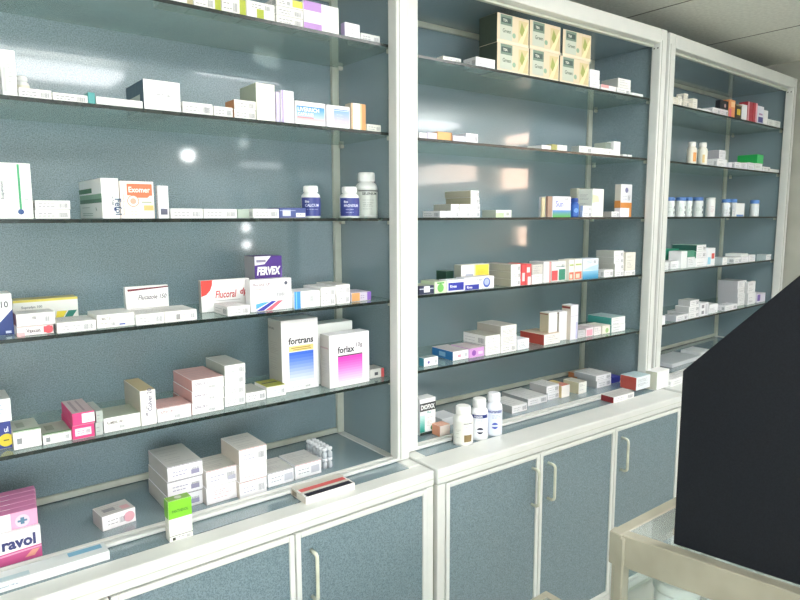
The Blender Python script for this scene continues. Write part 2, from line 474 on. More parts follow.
    for n_it, it in enumerate(art):
        f, fw, fh = fr[it[1]]; lf = 1.6 + .35*n_it
        if it[0] == 'r': mb_rect(mb, f, it[2]*fw, it[3]*fh, it[4]*fw, it[5]*fh, it[6], lf)
        elif it[0] == 't':    # text: u, v, height, string, colour, max width, options
            opt = it[8] if len(it) > 8 else {}
            put_text(mb, lambda p, q_, l=1, f=f, lf=lf: f(p, q_, lf + .3), it[2]*fw, it[3]*fh, it[4]*fh, it[5], it[6], it[7]*fw if it[7] else None, **opt)
        elif it[0] == 'p': mb.quad([f(p*fw, q_*fh, lf) for p, q_ in it[2]], ink(it[3]))
        elif it[0] == 'g':    # printed colour fade
            n = 10
            for k in range(n):
                v0 = it[3] + (it[5]-it[3])*k/n; v1 = it[3] + (it[5]-it[3])*(k+1)/n
                mb_rect(mb, f, it[2]*fw, v0*fh, it[4]*fw, v1*fh, lerp(it[6], it[7], k/(n-1)), lf)
        elif it[0] == 'c':
            cx, cy, rr = it[2]*fw, it[3]*fh, it[4]*fh
            mb.quad([f(cx + rr*math.cos(k*math.pi/10), cy + rr*math.sin(k*math.pi/10), lf) for k in range(20)], ink(it[5]))
        elif it[0] == 'k':    # small print
            greek(mb, lambda p, q_, l=1, f=f, it=it, lf=lf: f(it[2]*fw + p, it[3]*fh + q_, lf), (it[4]-it[2])*fw, (it[5]-it[3])*fh, it[6], SEED[0]+7, it[7])
    o = mb.build(name, recalc=False)
    q = UNITS[u]; o.location = U2W(u, xa, d, z0); o.rotation_euler = (0, 0, q['th'] + rot)
    tag(o, label, cat, '%ss on the %s of the %s unit' % (name.replace('_', ' ').replace('box', 'boxe'), SHELFNAME[s], GROUPNAME[u]))
    return {'o': o, 'z': z0+hh, 'd': d, 'w': w, 'h': hh, 'x': xa, 'dep': dep}
def bottle(u, s, cx, h, wpx, label, by=None, d=.03, wrap='#2b3a78', body='#e9ebe8', cap='#eceeec', art=None, jar=False, on=None, txt=None, txtc='#e8eaf0', logo=None, capfrac=.2, name=None):
    z0 = floor_z(s)
    rr0 = .02
    if by is not None: d = depth_at(u, cx, by, z0) + .004
    ha = (math.atan((cx+wpx/2-400)/FPX) - math.atan((cx-wpx/2-400)/FPX))/2; r = .02
    for _ in range(12):
        y = d + r; x = solve(u, cx, z0 + .02, y); p = U2W(u, x, y, z0) - CAM
        r = math.hypot(p.x, p.y)*math.sin(ha)
    y_ = proj(U2W(u, x, y, z0))[1]; lo, hi = .01, .4
    for _ in range(50):
        m_ = (lo+hi)/2
        if y_ - proj(U2W(u, x, y, z0+m_))[1] < h: lo = m_
        else: hi = m_
    H = lo
    nm = name or ('pill_jar' if jar else 'pill_bottle')
    root = empty(nm, U2W(u, x, y, z0), UNITS[u]['th']); tag(root, label, 'jar' if jar else 'bottle', '%ss on the %s of the %s unit' % (nm.replace('_', ' '), SHELFNAME[s], GROUPNAME[u]))
    if s == 0 and y + r > -.0435: y = -.0435 - r; x = solve(u, cx, z0 + .02, y)
    if s > 0 and x + r > UNITS[u]['W'] - .0245: x = UNITS[u]['W'] - .0245 - r
    root.location = U2W(u, x, y, z0)
    PLACED.setdefault(u, []).append((x-r, x+r, y-r, y+r, z0, z0+H))
    hb = H*(1-capfrac); nr = r*(.93 if jar else .66)
    prof = [(r*.9, 0), (r, .002), (r, hb*.82), (r*.97, hb*.88), (nr+(r-nr)*.45, hb*.95), (nr, hb*.99), (nr, hb)]
    if jar: prof = [(r*.94, 0), (r, .002), (r, hb*.94), (r*.95, hb*.99), (nr, hb)]
    MB().lathe(prof, ink(body, .3)).build('bottle_body', root)
    cr = nr*1.12 if not jar else r*1.0
    mb = MB().lathe([(cr*.97, 0), (cr, .001), (cr, H-hb-.002), (cr*.9, H-hb)], ink(cap, .4), z0=hb+.0003, n=32)
    if not jar:
        for k in range(32):
            a = 2*math.pi*k/32
            mb.box(-.0004, .0004, -.0004, .0004, .0015, (H-hb)*.8, ink(cap, .4), mt=Matrix.Translation((cr*math.cos(a), cr*math.sin(a), hb)))
    mb.build('cap', root)
    if wrap:
        mb = MB(); z1, z2 = hb*.08, hb*(.8 if not jar else .86); R = r+.0004
        mb.lathe([(R, z1), (R, z2)], ink(wrap, .35), n=40, a0=-math.pi*1.05, a1=math.pi*.05)
        face = -math.pi/2 - math.radians(22 if u == 1 else 36)
        def cyl(uu, vv, l=1): 
            a = face + uu/R; return ((R+OFF*l*1.2)*math.cos(a), (R+OFF*l*1.2)*math.sin(a), z1+vv)
        hh = z2-z1
        for it in (art or ()):
            if it[0] == 'r':
                n = 8; cz = lambda p, q_, l=1: cyl(p, q_, 3)
                for k in range(n):
                    ua = it[1]+(it[3]-it[1])*k/n; ub = it[1]+(it[3]-it[1])*(k+1)/n
                    mb_rect(mb, cz, ua*r, it[2]*hh, ub*r, it[4]*hh, it[5])
            elif it[0] == 't': put_text(mb, cyl, it[1]*r, it[2]*hh, it[3]*hh, it[4], it[5], it[6]*r)
            elif it[0] == 'c':
                n = 14
                for k in range(n):
                    a0, a1 = math.pi*k/n, math.pi*(k+1)/n; R_ = it[3]*r
                    u0, u1 = it[1]*r - R_*math.cos(a0), it[1]*r - R_*math.cos(a1); h0, h1 = R_*math.sin(a0), R_*math.sin(a1); vc = it[2]*hh
                    mb.quad([cyl(u0, vc-h0, 2), cyl(u1, vc-h1, 2), cyl(u1, vc+h1, 2), cyl(u0, vc+h0, 2)] if 0 < k < n-1 else ([cyl(u0, vc, 2), cyl(u1, vc-h1, 2), cyl(u1, vc+h1, 2)] if k == 0 else [cyl(u0, vc-h0, 2), cyl(u1, vc, 2), cyl(u0, vc+h0, 2)]), ink(it[4]))
            elif it[0] == 'k':
                greek(mb, lambda p, q_, l=1, it=it: cyl(it[1]*r + p, it[2]*hh + q_, 2), (it[3]-it[1])*r, (it[4]-it[2])*hh, 'block', 5+len(MATS), it[5])
        mb.build('label_wrap', root, recalc=False)
    return root
B, K, S = carton, bottle, SHELFNAME
YG = '#a9b43c'
# ============ LEFT UNIT, top shelf
B(1,5,163,193,12,'white carton with a beige end band, leftmost in view on the top left shelf', art=(('r','f',.8,0,1,1,'#b9ad86'),))
B(1,5,194,221,14,'white carton with yellow green right edge, second from left on the top left shelf', art=(('r','f',.78,0,1,1,YG),('k','f',0,0,.75,1,'end','#8d8f96')))
B(1,5,222,246,17,'white carton with yellow green corner band beside the stacked flat cartons, top left shelf', art=(('r','f',.74,.1,1,1,YG),('k','f',0,0,.7,1,'end','#77797f')))
B(1,5,247,275,18,'white carton with a small yellow patch, directly left of the three stacked flat cartons', art=(('r','f',.35,.1,.6,.6,YG),('k','f',.1,.5,.9,1,'end','#77797f')))
a=B(1,5,276.5,303,9,'bottom flat white carton of the stack of three beside the purple and white carton')
b=B(1,5,276.5,303,9,'middle flat white carton of the stack of three beside the purple and white carton', on=a)
B(1,5,276.5,303,9,'flat white carton with a yellow end patch, topmost of three on the top left shelf', on=b, art=(('r','f',.6,.2,.98,.98,'#d8d65a'),('k','f',.05,.1,.55,.9,'end','#8d8f96')))
B(1,5,304,339,29,'white carton with two light purple squares, largest on the top shelf of the left unit', c='#eeecee', art=(('r','f',0,.68,.5,1,'#b98fcf'),('r','f',0,.0,.5,.26,'#b98fcf'),('k','f',.05,.25,.95,.7,'block','#b6a9bc')))
B(1,5,345,360,15.5,'small white carton with a lilac side, right of the purple and white carton', sw=4, side='#a79bc4', c='#e9e8ee')
B(1,5,361,380,8,'flat pale carton at the right end of the top shelf of the left unit', c='#dfe1df')
# second shelf
K(1,4,23,26,14,'translucent white bottle with a yellow label behind the tall white carton, far left', d=.07, wrap='#e4e2cf', art=(('r',-.6,.2,.2,.7,'#d9c63d'),))
B(1,4,3,18,47,'tall slim white carton at the far left end of the second shelf', sw=6, by=None, c='#f1f1f0', art=(('r','f',.1,.1,.3,.62,'#c6c8c8'),('k','f',.35,.1,.95,.9,'block','#9a9da0')))
B(1,4,19,52,10,'long flat white carton right beside the tall slim carton, second shelf', c='#eeeeec', dep=.05)
B(1,4,53,88,8.5,'long flat white carton left of the teal carton end, second shelf', c='#eeeeec')
B(1,4,88.5,95.5,12,'tiny carton with a teal end on the second shelf of the left unit', c='#4f9fa0', plain=True)
B(1,4,96.5,143,8.5,'very long flat white carton left of the big square white carton', c='#f0f0ee', plain=True, dep=.03)
B(1,4,144.5,181,31,'square white carton with a dark blue side, second shelf of the left unit', by=None, sw=17, c='#f0eff0', side='#2d5064', art=(('k','f',.3,.45,.75,.6,'end','#8d8f96'),('r','f',.15,.84,.6,.85,'#c9b5b5'),('r','l',.1,.2,.8,.55,'#c7ccc4'),('k','l',.1,.2,.8,.55,'block','#4c5560')))
B(1,4,183,213,12,'flat white carton with small print right of the square white carton', c='#eeeeec')
B(1,4,214,233,10.5,'short white carton left of the two stacked cartons with an orange side', c='#e9e9e6')
a=B(1,4,234.5,256,9.5,'white carton with an orange side under its twin, second shelf', sw=9, side='#c58a5c')
B(1,4,234.5,256,9.5,'white carton with an orange side, upper of the stacked pair, second shelf', sw=9, side='#c58a5c', on=a)
B(1,4,257,275.5,38,'tall cream carton with a grey green side, tallest on the second shelf', sw=16, c='#f2efe6', side='#a9b29f', art=(('r','f',.1,.84,.8,.855,'#c9c2aa'),('r','f',.1,.74,.7,.75,'#c9c2aa'),('k','f',.05,.1,.9,.7,'block','#d6cfbd')))
B(1,4,276.5,280.5,31,'narrow lilac carton squeezed beside the tall cream carton', c='#c9bfdc', dep=.05, d=.02, plain=True)
B(1,4,281.5,294.5,33,'slim white carton with purple print left of the blue faded carton', c='#eceaf2', art=(('r','f',.05,0,.2,1,'#b3a3cf'),('k','f',.2,.05,.95,.95,'block','#a794b5'),))
B(1,4,295.5,325.5,24,'white carton with a blue fade and white lettering on the second shelf', c='#ecebee', art=(('g','f',.04,.3,.97,.8,'#b9c9e6','#3f8fd0'),('g','f',.04,.08,.97,.3,'#e6e4ea','#e3b9bd'),('t','f',.08,.58,.17,'LIVERRICH','#ffffff',.8),('t','f',.08,.4,.13,'CAPSULES','#f4f8fc',.6),('r','f',.06,.3,.6,.35,'#d98a90',2.4)))
B(1,4,327,350,23,'white carton with a pale blue fade, right of its brighter blue neighbour', c='#eceaf0', art=(('g','f',.3,.2,.97,.78,'#d9c3d3','#7fa6dc'),('r','f',.3,.8,.97,.84,'#5a86c8'),('k','f',.35,.2,.95,.7,'block','#c4d3ec'),('k','f',.02,.1,.28,.9,'block','#caa8b4')))
B(1,4,351.5,366,27,'copper and white striped upright carton on the second shelf', sw=6, c='#c78f56', side='#bcb4a2', plain=True, art=(('g','f',.0,0,.6,1,'#f1eee9','#f1eee9'),('r','f',.0,0,.12,1,'#c9ad8d',2.4),('r','f',.6,0,.72,1,'#e2b98c',2.4)))
B(1,4,367,381,7.5,'small flat pale carton at the right end of the second shelf', c='#d8dad0')
# third shelf
B(1,3,0,34,57,'big white carton with a green upright stripe at far left of the third shelf', c='#eef0ec', dep=.06, art=(('r','f',.60,.18,.67,.98,'#3f9c6c'),('c','f',.63,.13,.05,'#2f4f86'),('t','f',.46,.25,.05,'Tablet composition 500 mg','#8b9a92',None,{'rot':1.5708,'bold':0}),('t','f',.2,.35,.07,'Suspension','#55606a',None,{'rot':1.5708}),('k','f',.74,.1,.98,.9,'end','#9aa')))
a=B(1,3,35.5,70.5,9.3,'lower of two flat white cartons stacked beside the big green striped carton', c='#e9e9e7')
B(1,3,35.5,70.5,9.3,'upper of two flat white cartons stacked beside the big green striped carton', c='#e9e9e7', on=a)
B(1,3,103,120.5,41,'white upright carton with a green banded side, left of the orange carton', sw=22, c='#f2f3f2', plain=True, art=(('r','l',.02,.4,1,.58,'#2f6a4c'),('r','l',.02,.5,1,.62,'#7aa58a',1.5),('r','l',.0,.66,.6,.78,'#3c7a55'),('t','l',.74,.2,.09,'Fe','#3a6a55',.2),('k','l',.05,.02,.7,.36,'block','#8f9a96'),('t','f',.55,.56,.055,'14 TAB','#4a5a66',None,{'rot':-1.5708}),('t','f',.72,.5,.16,'Fefol','#3f5a78',None,{'rot':-1.5708}),('r','f',.66,.2,.8,.28,'#2b3f6e')))
B(1,3,121.5,155,38,'white carton with a big orange shape and ring, third shelf', c='#f0e6e0', plain=True, art=(('p','f',((.3,.63),(.4,.56),(.8,.56),(.93,.66)),'#e2734f'),('r','f',.2,.62,.95,.93,'#e2734f',2.2),('t','f',.25,.7,.15,'Exomer','#f6e9e2',.64),('c','f',.37,.47,.155,'#e58a6c',2.4),('c','f',.37,.47,.135,'#f0e6e0',2.8),('c','f',.37,.47,.08,'#e8a892',3.2),('r','f',.68,.22,.97,.36,'#eeb574',2.2),('r','f',.62,.42,.92,.46,'#a9b39a',2.2),('t','f',.12,.1,.06,'Exomer 50 mg tablets','#e4a794',None,{'rot':1.5708}),('k','f',.25,.03,.65,.3,'end','#c9b7ae')))
B(1,3,159,169.5,33,'slim upright carton with lilac print right of the orange carton', sw=2, c='#e6e6ea', art=(('k','f',.1,.2,.9,.9,'block','#b0add0'),('r','f',.2,.12,.85,.3,'#5b5d70')))
B(1,3,171,203,10,'flat white carton next to the slim upright carton, third shelf', c='#efefee')
B(1,3,204,237,9.5,'flat white carton left of the greenish gap, third shelf', c='#efefee')
B(1,3,238,249.5,9,'small pale green flat carton in the row on the third shelf', c='#b9c6b9', plain=True, d=.04)
B(1,3,250,279,9.5,'flat white carton left of the dark blue flat carton, third shelf', c='#efeeec')
B(1,3,279.5,306,10.5,'flat dark blue carton with white labels in front of a bottle', c='#43528c', plain=True, art=(('r','f',.12,.2,.42,.8,'#c9cede'),('r','f',.62,.12,.97,.5,'#e6e8ee'),('r','f',.02,.7,.6,.76,'#aeb6d4'),('k','f',.62,.12,.97,.5,'end','#7d84a0'),('r','t',.05,.1,.95,.9,'#c3c5cc')))
BL=(('k',-.8,.1,1.1,.42,'#9fa9d6'),('t',-.75,.72,.13,'Bio','#e8eaf5',.9),('t',-.75,.5,.15,'CALCIUM','#d2d8f0',1.5))
K(1,3,311,32,19,'white capped bottle with a dark blue label behind the dark blue flat carton', d=.045, wrap='#343f86', art=BL)
K(1,3,349.5,31,19.5,'white capped bottle with a dark blue label standing before the big bottle', d=.012, wrap='#343f86', art=(('k',-.8,.1,1.1,.42,'#9fa9d6'),('t',-.75,.72,.13,'Bio','#e8eaf5',.9),('t',-.75,.5,.15,'MAGNESIUM','#d2d8f0',1.5)))
K(1,3,368.5,45,22,'big white bottle with a pale label and black line, right end of third shelf', d=.07, wrap='#cfd3cc', art=(('r',-1,.9,1.4,.94,'#3c4144'),('t',-.6,.76,.1,'SELENIUM','#2e3438',1.4),('k',-.8,.05,1.2,.7,'#9aa19c')))
# fourth shelf
B(1,2,-14,14.5,42,'white and navy upright carton at far left of the fourth shelf', by=337, c='#eef0ee', plain=True, dep=.07, art=(('p','f',((0,0),(1,0),(1,.62),(.5,.3)),'#2f4282'),('r','f',0,0,1,.24,'#2f4282',2.0),('t','f',.60,.66,.16,'10','#55595f',.26),('r','f',.7,.04,.9,.1,'#c8cfe6',3)))
B(1,2,14.5,79,25,'long white carton with yellow top edge and green yellow diagonal stripes', by=326, c='#eeefea', plain=True, dep=.05, art=(('r','f',0,.9,1,1,'#d9cc62'),('p','f',((.62,.05),(.72,.05),(.82,.45),(.66,.45)),'#e2cf44'),('p','f',((.74,.05),(.86,.05),(.98,.45),(.84,.45)),'#2f7f70'),('t','f',.12,.62,.13,'Supradyn 100','#8a9096',.5),('r','t',.02,.02,.98,.98,'#c3bb84')))
a=B(1,2,16,54,9.5,'flat white carton with pink lettering and a red oval, lower of its pair', by=337, c='#efe9e8', plain=True, endtrim='#c9a7a7', art=(('t','f',.25,.3,.42,'Vaxcon','#4c3a40',.38),('c','f',.86,.5,.42,'#d24a55'),('r','f',.72,.2,.97,.85,'#d9545e',2.2),('r','f',0,0,.2,.4,'#efb7ba')))
B(1,2,17,55.5,12.5,'flat white carton lying on the carton with pink lettering', on=a, sw=4, side='#7c4f5c', c='#edecea', art=(('r','f',.4,.5,.5,.75,'#9a9a9a'),('k','f',.35,.1,.9,.9,'end','#b4b4b4')))
B(1,2,56,96.5,10.5,'wide flat white carton with a broad grey top, left of two similar cartons, fourth shelf', by=334, c='#edecea', dep=.10)
B(1,2,97.5,135,13.5,'white carton with fine print and blue mark, fourth shelf, in front of the leaning pack', by=329, c='#f0efec', plain=True, dep=.10, art=(('t','f',.06,.6,.2,'LOMACT 20','#77726c',.3),('r','f',.58,.15,.74,.26,'#3d55a8'),('k','f',.05,.05,.5,.55,'end','#a7a49c')))
B(1,2,127,169.5,32,'white upright pack with a dark red line and grey lettering, standing behind flat cartons', d=.128, c='#f2f1f0', plain=True, dep=.02, art=(('p','f',((.05,.86),(1,.93),(1,.97),(.04,.93)),'#6e2a34'),('t','f',.28,.58,.15,'Flucazole 150','#5d5a60',.66,{'slant':.2}),('r','f',.1,.3,.6,.31,'#c9c4c0')))
B(1,2,136.5,164.5,11,'small flat white carton in front of the leaning pack, fourth shelf', by=326.5, c='#efeeec', dep=.09)
B(1,2,165,197,11,'flat white carton with a small grey logo, right of the small flat carton, fourth shelf', by=324, c='#efeeec', dep=.11, art=(('r','f',.35,.2,.48,.7,'#9a9a9a'),('k','f',.5,.1,.95,.9,'end','#b0b0b0')))
B(1,2,202,250,32,'white upright pack with a red quarter disc and red slanted lettering', d=.115, c='#f0efee', plain=True, dep=.02, side='#a9aaa6', art=(('p','f',((0,1),(0,.5),(.1,.55),(.18,.68),(.22,.84),(.23,1)),'#e0453f'),('t','f',.28,.42,.24,'Flucoral','#c23a3c',.42,{'slant':.15}),('t','f',.78,.44,.26,'dp','#c23a3c',.16,{'slant':.2}),('r','f',.28,.33,.8,.35,'#b5b2b0')))
B(1,2,228,250,9.5,'flat white carton lying in front of the red lettered pack', by=316.5, c='#efeeee', dep=.10)
B(1,2,256,283,50,'purple and white cold remedy carton with bold white lettering', d=.14, sw=10, c='#4d2f86', plain=True, side='#a2a0a6', art=(('p','f',((0,1),(.6,1),(.35,.84),(0,.82)),'#e6e2ec'),('r','f',.06,.88,.4,.93,'#8c86a0',3),('p','f',((0,.4),(.85,.45),(.8,.54),(0,.53)),'#e6bf98'),('p','f',((.55,.36),(.97,.36),(1,.8),(.9,.5)),'#7a5fb8'),('r','f',0,0,1,.34,'#6d55a8'),('t','f',.07,.62,.17,'FERVEX','#ffffff',.84,{'slant':.12,'bold':.05})))
B(1,2,251,292,32,'white carton with blue pink swoosh, in front of the purple cold remedy box', by=312.5, c='#f0eff1', plain=True, dep=.035, art=(('t','f',.06,.8,.09,'Flucond  LP','#8a6f78',.5),('t','f',.08,.66,.07,'Capsules 50','#d59a98',.32),('c','f',.86,.85,.06,'#5a5f70'),('k','f',.05,.4,.9,.62,'end','#cfb9bd'),('p','f',((.12,.02),(.3,.02),(.62,.3),(.5,.3)),'#3a3fae'),('p','f',((.34,.02),(.5,.02),(.78,.3),(.66,.3)),'#d96a7c'),('p','f',((.12,.08),(.12,.24),(.3,.28),(.45,.28)),'#56a9e0')))
B(1,2,294,320,17,'white carton with a bright blue left end, right of the swoosh carton', by=309, c='#eeeff0', plain=True, dep=.08, art=(('r','f',0,0,.24,1,'#3b8fd6'),('r','f',.06,0,.1,1,'#7cbcec',2.4),('k','f',.3,.2,.75,.9,'end','#a8aaae')))
a=B(1,2,321,335.5,9.3,'bottom white carton end of the near pair left of its taller neighbour pair, fourth shelf', by=306.5, c='#ecebea', dep=.11)
B(1,2,321,335.5,9.3,'white carton lying on top of the near pair, fourth shelf', on=a, c='#ecebea', dep=.11)
a=B(1,2,337,350,9.3,'bottom white carton of the pair left of the orange purple carton', by=304.5, c='#edeceb', dep=.12)
B(1,2,336,350,10,'white carton with a grey top, upper of the pair left of the orange purple carton', on=a, c='#edeceb', dep=.12, top='#c6c4be')
B(1,2,351.5,371,9,'flat carton with an orange and purple front, right end of fourth shelf', by=302, c='#cfc7d6', plain=True, dep=.09, art=(('r','f',.02,.05,.42,.95,'#cf9a62'),('r','f',.8,.05,1,1,'#8a66bc'),('k','f',.42,.1,.8,.9,'end','#8d7ca0')))
# fifth shelf
a=B(1,1,-22,12.5,27,'white and navy carton with a yellow disc at the far left of the fifth shelf', by=454, c='#2f3c86', plain=True, dep=.10, art=(('c','f',.84,.32,.24,'#e2c93a'),('t','f',.80,.62,.2,'ul','#dfe3f0',.12),('r','f',.76,.3,.92,.34,'#4a4430',3)))
B(1,1,-22,12,23,'white carton with blue print lying on the navy carton with the yellow disc', on=a, c='#eef0f2', dep=.10, top='#b9bdbb', art=(('k','f',.3,.1,.98,.9,'block','#6f7fb8'),))
GRN='#6f9c68'
B(1,1,13,42,18,'thicker white carton with a green edge beside the navy carton, fifth shelf', by=451, c='#f0f0ee', dep=.10, top='#b5bcae', endtrim=GRN, plain=False, art=(('r','f',.12,.3,.3,.62,'#85898c'),('k','f',.35,.2,.95,.85,'end','#c0c2c4'),('r','t',0,.0,1,.1,GRN),('r','t',.2,.3,.5,.75,'#8b9686')))
B(1,1,43.5,72,10,'thinner white carton with a green edge left of the pink cartons', by=445.5, c='#f0f0ee', dep=.10, top='#a9b3a4', endtrim=GRN, art=(('r','f',.1,.25,.25,.7,'#85898c'),('k','f',.35,.1,.95,.9,'end','#c0c2c4'),('r','t',0,.0,1,.1,GRN),('r','t',.2,.3,.5,.75,'#7d8878')))
PK='#d8407c'
a=B(1,1,73,95,13.5,'pink and white flat carton with a framed label, lower of its pair', by=440.5, c=PK, plain=True, sw=11, art=(('r','f',.12,.25,.85,.8,'#f2dfe8'),('k','f',.15,.25,.85,.8,'end','#d77a9f')))
B(1,1,73,95,12.5,'pink and white flat carton, upper of its pair, with half white end', on=a, c=PK, plain=True, sw=11, top='#c3b3b4', art=(('r','f',.42,.15,1,.9,'#f0e8ec'),('k','f',.42,.1,1,.9,'end','#b9a5ae'),('r','t',.2,.1,.35,.9,'#9c8c90'),('r','t',.55,.1,.65,.9,'#9c8c90')))
a=B(1,1,96,103.5,12.5,'narrow grey carton beside the lower pink carton', by=435.8, c='#b4bab8', dep=.10, d=None)
B(1,1,96.5,103.5,11.5,'narrow grey green carton beside the upper pink carton', on=a, c='#a9b3ad', dep=.10)
B(1,1,104.5,141,14.5,'wide white carton with a grey green top, left of the upright cream carton', by=433.5, c='#f2f1ee', top='#a8b0a0', dep=.10, art=(('t','f',.08,.55,.2,'FLAMERIL 100','#55504c',.42),('k','f',.05,.1,.6,.5,'end','#c4beb8')))
B(1,1,141.8,157,35,'upright cream carton with a tan top standing on the fifth shelf', by=426.5, c='#f2efec', sw=16, side='#b9b3a4', top='#b9aa84', plain=True, art=(('t','f',.3,.55,.07,'60 TAB','#8d8890',None,{'rot':-1.5708}),('t','f',.75,.4,.12,'Colver 20','#6a6880',None,{'rot':1.5708}),('r','f',.3,.3,.42,.36,'#9a98a0')))
PT='#cfa7a4'
B(1,1,158,191.5,14,'white carton with a pinkish top, low and alone between upright carton and stacks', by=423, c='#f3f2f2', top=PT, dep=.09, endtrim='#b58a88', art=(('t','f',.08,.6,.18,'ALPHACOR 5','#a57f84',.42),('k','f',.05,.05,.7,.5,'end','#cdbcc0')))
p=None
for lab in ('bottom white carton with pink side of the stack of three on the fifth shelf','middle white carton with pink side of the stack of three on the fifth shelf','topmost white carton with pinkish top of the stack of three on the fifth shelf'):
    kw=dict(by=415.5) if p is None else dict(on=p)
    p=B(1,1,192.5,224,11.4,lab, c='#f2f1f1', side='#c99a96', top=PT if 'topmost' in lab else None, sw=19, art=(('t','f',.08,.5,.24,'ALPHACOR 10','#8a7f92',.4),('k','f',.05,.05,.75,.5,'end','#c7bcc4')), **kw)
p=None
for lab in ('lowest','second lowest','third from bottom','topmost'):
    kw=dict(by=407.5) if p is None else dict(on=p)
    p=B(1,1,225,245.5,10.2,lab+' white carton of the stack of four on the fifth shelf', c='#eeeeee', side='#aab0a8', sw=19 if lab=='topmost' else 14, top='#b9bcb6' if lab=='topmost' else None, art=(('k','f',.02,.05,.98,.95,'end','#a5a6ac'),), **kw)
B(1,1,246.5,266,9.5,'flat white carton between the stack of four and the green yellow carton', by=403, c='#efefef', dep=.10, top='#b0b5ac')
B(1,1,267,286,11,'white carton with an olive green top in front of the tall blue printed carton', by=398.5, c='#f0f0f0', dep=.085, top='#a3a63c', endtrim='#c9c979', d=None, art=(('k','f',.3,.1,.98,.9,'end','#a0a0b8'),('r','t',.1,.5,.9,.62,'#2a2c20')))
B(1,1,282,319,72,'tall white carton with black lettering over a yellow band and blue fade', by=393.5, d=None, c='#ecebec', sw=13, side='#a7a7a0', plain=True, art=(('t','f',.18,.66,.095,'fortrans','#2f3138',.68,{'bold':.03,'slant':.05}),('r','f',.19,.56,.86,.635,'#e2cf86'),('r','f',.25,.6,.78,.615,'#a98f4c'),('r','f',.3,.575,.8,.588,'#a98f4c'),('g','f',.19,.10,.86,.55,'#dfe2f0','#3a68d0'),('k','f',.2,.02,.8,.08,'end','#9aa0b0'),('r','f',.03,.0,.035,1,'#c9c9cc'),('t','l',.05,.86,.04,'fortrans','#55555a',.6),('k','l',.05,.2,.9,.8,'block','#8f8f88')))
B(1,1,318,353,60,'white carton behind the pink printed one, only its top edge showing', d=.10, c='#d9dcd8', dep=.06, plain=True)
B(1,1,330,369.5,53,'white carton with black lettering over a pink fade, right of the blue one', by=389, c='#efeef0', sw=9, side='#b4b1ac', plain=True, art=(('t','f',.2,.64,.13,'forlax','#3a3a42',.42,{'bold':.03}),('t','f',.66,.7,.11,'10g','#6a5f6c',.2,{'bold':.02}),('r','f',.2,.575,.82,.6,'#55464f'),('g','f',.2,.1,.82,.575,'#f0c6e6','#e03fb0'),('r','f',.05,.0,.055,1,'#c9c9cc'),('r','l',.05,.74,.9,.77,'#a58f92'),('k','l',.05,.1,.9,.7,'block','#a19d98')))
B(1,1,370.5,384,9,'small white carton with a red right end, right end of the fifth shelf', by=379, c='#dcdcd6', dep=.06, art=(('r','f',.78,0,1,1,'#cf5a5c'),('r','f',.3,.3,.55,.65,'#55565a')))
# bottom ledge
# ============ LEFT UNIT, bottom ledge
a=B(1,0,-60,42.5,45,'white display carton with dark blue lettering above a pink band, far left corner', by=585, c='#f2f1f3', plain=True, dep=.014, hm=.078, art=(('p','f',((0,0),(1,0),(1,.42),(0,.3)),'#c95a90'),('p','f',((0,.2),(1,.33),(1,.38),(0,.26)),'#e3a3c2'),('t','f',.60,.46,.38,'ravol','#3a3f72',.345,{'bold':.04}),('p','f',((.82,.1),(.92,.1),(.98,.3),(.9,.3)),'#e0a08c')))
pk=['front pink and white carton with a round emblem, directly behind the lettered display carton','second pink carton from the front behind the lettered display carton','third pink carton from the front behind the lettered display carton','fourth pink carton from the front behind the lettered display carton','hindmost pink carton behind the lettered display carton']
for k,l in enumerate(pk):
    B(1,0,-60,40.5-.4*k,50,l, d=a['d']+.016+.031*k, c='#e0a3c3' if k%2==0 else '#dd9cbf', plain=True, dep=.028, hm=.118, top='#d47fae', side='#e9d3de',
      art=(('r','f',.0,.0,.72,1,'#efe6ea'),('c','f',.84,.80,.13,'#cfc3cf'),('r','f',.82,.73,.86,.87,'#4f7590',3),('r','f',.79,.78,.89,.82,'#4f7590',3),('r','f',.5,.78,.6,.82,'#8a8794',2.4)))
B(1,0,-60,110,22,'long flat white carton with pale blue print lying on the left ledge edge', by=612, c='#dfe5e6', dep=.055, hm=.022, plain=True, art=(('r','t',.02,.1,.5,.45,'#b9d0d8'),('r','t',.75,.5,.97,.9,'#7fb3cf'),('t','f',.3,.4,.25,'Suspension 100 ml','#5a6f8c',.4),('r','f',0,.0,.3,.3,'#9cc0cc')))
B(1,0,103,136,14.5,'small white carton with pink edge print lying alone, turned askew, on the bottom ledge', by=532, c='#efecee', dep=.07, rot=.12, top='#c9c6c2', side='#b9b6b4', art=(('c','f',.8,.5,.36,'#d9a3ae'),('k','f',.1,.1,.7,.9,'end','#8f8b90'),('r','t',.65,.15,.9,.5,'#d9a7ad'),('r','t',.15,.3,.5,.6,'#8f8f93')))
p=None
for lab in ('bottom','middle','topmost'):
    kw=dict(by=513) if p is None else dict(on=p)
    p=B(1,0,168,203,14.8,lab+' white carton of the stack of three behind the green capped carton', sw=19, c='#f1f0f4', side='#bdbbb6', endtrim='#3b3350', top='#c5c4c0' if lab=='topmost' else None, art=(('k','f',.05,.1,.98,.85,'end','#8a84b0'),('r','f',.66,.2,.9,.5,'#9b98b4')), **kw)
p=B(1,0,204.5,237,16.8,'lower white carton of the pair with red print on the bottom ledge', by=506.5, sw=13, c='#f1eff0', side='#c5c0ba', plain=True, art=(('k','f',.15,.1,.95,.9,'block','#d08a94'),))
B(1,0,204.5,237,16.8,'upper white carton of the pair, over the red printed one', on=p, sw=14, c='#f1eff0', side='#c5bdb6', top='#c9c6be', endtrim='#a65a58', art=(('k','f',.05,.1,.98,.9,'end','#8a86a8'),('r','f',.7,.2,.95,.45,'#bcbccb')))
p=None
